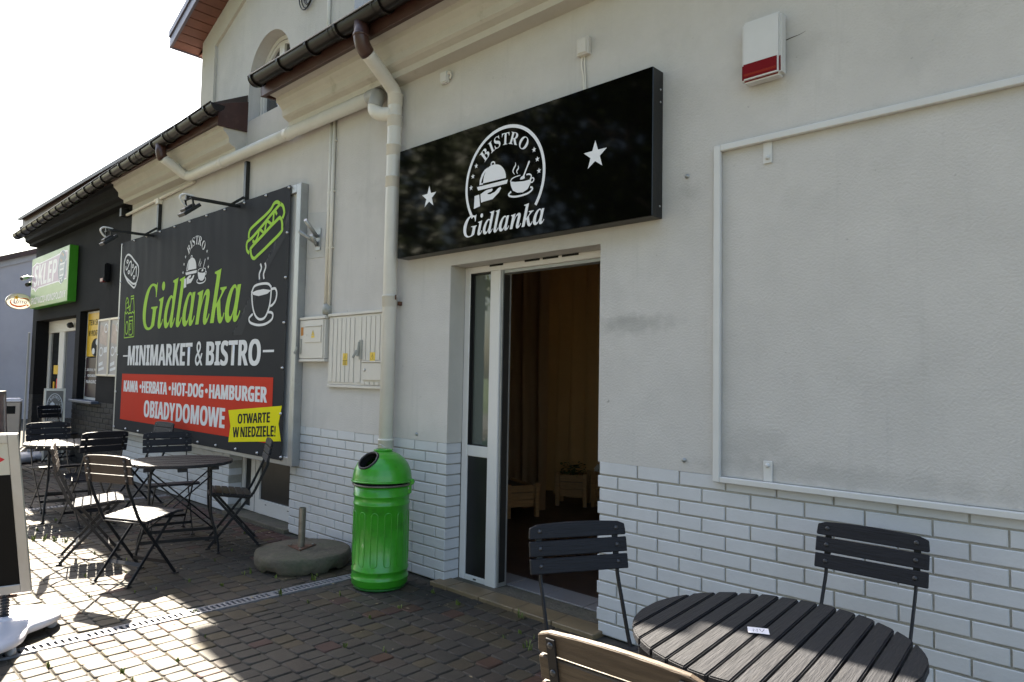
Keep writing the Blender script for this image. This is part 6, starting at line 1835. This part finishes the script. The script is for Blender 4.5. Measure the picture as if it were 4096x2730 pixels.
for x, y, lab in ((-13.35, -0.42, 'round pale plastic umbrella stand behind the farthest table'), (-13.05, -0.70, 'low grey plastic umbrella stand in front of the pale round one')):
    t = thing('umbrella_stand', lab, 'umbrella stand', (x, y, 0), 0, 'plastic umbrella stands')
    b = MB(); b.lathe([(0.27, 0.005), (0.30, 0.02), (0.30, 0.07), (0.27, 0.095), (0.08, 0.115), (0.05, 0.12)], (x, y, 0), 36); b.build('shell', M['greyplastic'], t)
    b = MB(); b.lathe([(0.04, 0.118), (0.035, 0.25), (0.028, 0.25)], (x, y, 0), 16); b.build('socket', M['greyplastic'], t)

# overhead wire far left
b = MB()
b.tube([(-40 + 14 * q / 10 - 0.0, 3.0 - 0.9 * q / 10, 7.15 - 2.35 * q / 10 - 0.25 * math.sin(PI * q / 10)) for q in range(11)], 0.012, 6)
tag(b.build('overhead_wire', M['cable'], None, loc=(-33, 2.5, 6)), 'thin overhead wire crossing the sky to the far roof end', 'wire')

# ================================================================== TREES ACROSS THE STREET (seen in the black sign and the door glass)
def build_tree(label, seed):
    r_ = random.Random(seed)
    t = local_root('street_tree', label, 'tree', 'trees across the street')
    b = MB()
    b.tube(catmull([(0, 0, 0), (0.05, 0.02, 1.5), (-0.05, 0.08, 3.2), (0.08, 0.0, 5.5), (0, 0.1, 8.0)], 4), [0.26 - 0.22 * q / 16 for q in range(17)], 10)
    tips = []
    for k in range(11):
        a, z0 = k * 2.4, 2.6 + 0.5 * k
        L_ = r_.uniform(1.6, 2.8) * (1 - 0.04 * k)
        p0 = Vector((0, 0.03, z0)); p2 = p0 + Vector((math.cos(a) * L_, math.sin(a) * L_, L_ * 0.55))
        b.tube([p0, (p0 + p2) / 2 + Vector((0, 0, -0.1)), p2], [0.09, 0.06, 0.02], 6)
        tips += [p2, (p0 + p2 * 2) / 3]
    b.build('trunk', M['bark'], t)
    b = MB()
    cl = [(p + Vector((r_.uniform(-.5, .5), r_.uniform(-.5, .5), r_.uniform(-.2, .5))), r_.uniform(0.6, 1.15)) for p in tips for _ in range(2)] + [(Vector((r_.uniform(-1, 1), r_.uniform(-1, 1), r_.uniform(6.5, 9.3))), r_.uniform(0.7, 1.2)) for _ in range(9)]
    for c_, R_ in cl:
        base_t = r_.uniform(0.15, 0.75)
        for _ in range(62):
            d = Vector((r_.gauss(0, 1), r_.gauss(0, 1), r_.gauss(0, 1))).normalized() * R_ * r_.random() ** 0.4
            p = c_ + d
            u = Vector((r_.gauss(0, 1), r_.gauss(0, 1), r_.gauss(0, .6))).normalized()
            v = u.orthogonal().normalized()
            s_ = r_.uniform(0.09, 0.2)
            b.add([p - u * s_, p - v * s_ * .55, p + u * s_, p + v * s_ * .55], [(0, 1, 2, 3)], at=min(1, max(0.01, base_t + r_.uniform(-.2, .25))))
    b.build('crown', M['crown'], t)
    return t
TR = [(-9.5, -17.0, 0.3, 1.0, 'tall leafy tree across the street opposite the bistro sign'),
      (-14.5, -18.5, 1.4, 1.1, 'broad leafy tree across the street opposite the banner'),
      (-19.5, -17.3, 2.6, 0.95, 'leafy tree across the street opposite the shop end'),
      (-24.5, -19.0, 4.0, 1.12, 'large leafy tree across the street past the shop end'),
      (-4.5, -18.2, 5.1, 1.05, 'leafy tree across the street straight behind the photographer'),
      (0.8, -17.2, 0.9, 1.0, 'leafy tree across the street to the right of the doorway'),
      (6.0, -18.5, 3.1, 1.1, 'leafy tree across the street farthest to the right'),
      (-12.0, -24.0, 2.2, 1.25, 'taller tree in the second row opposite the downpipe'),
      (-18.0, -25.0, 5.5, 1.3, 'taller tree in the second row opposite the cabinets'),
      (-6.0, -24.5, 3.7, 1.25, 'taller tree in the second row opposite the doorway'),
      (-30.0, -22.0, 1.1, 1.25, 'tall tree far left across the street')]
tr0 = build_tree(TR[0][4], 11)
for i, (x, y, a, s_, lab) in enumerate(TR):
    o = tr0 if i == 0 else copy_tree(tr0)
    o.location = (x, y, -0.05)
    o.rotation_euler = (0, 0, a)
    o.scale = (s_ * 1.45, s_ * 1.45, s_ * 1.7)
    o['label'] = lab
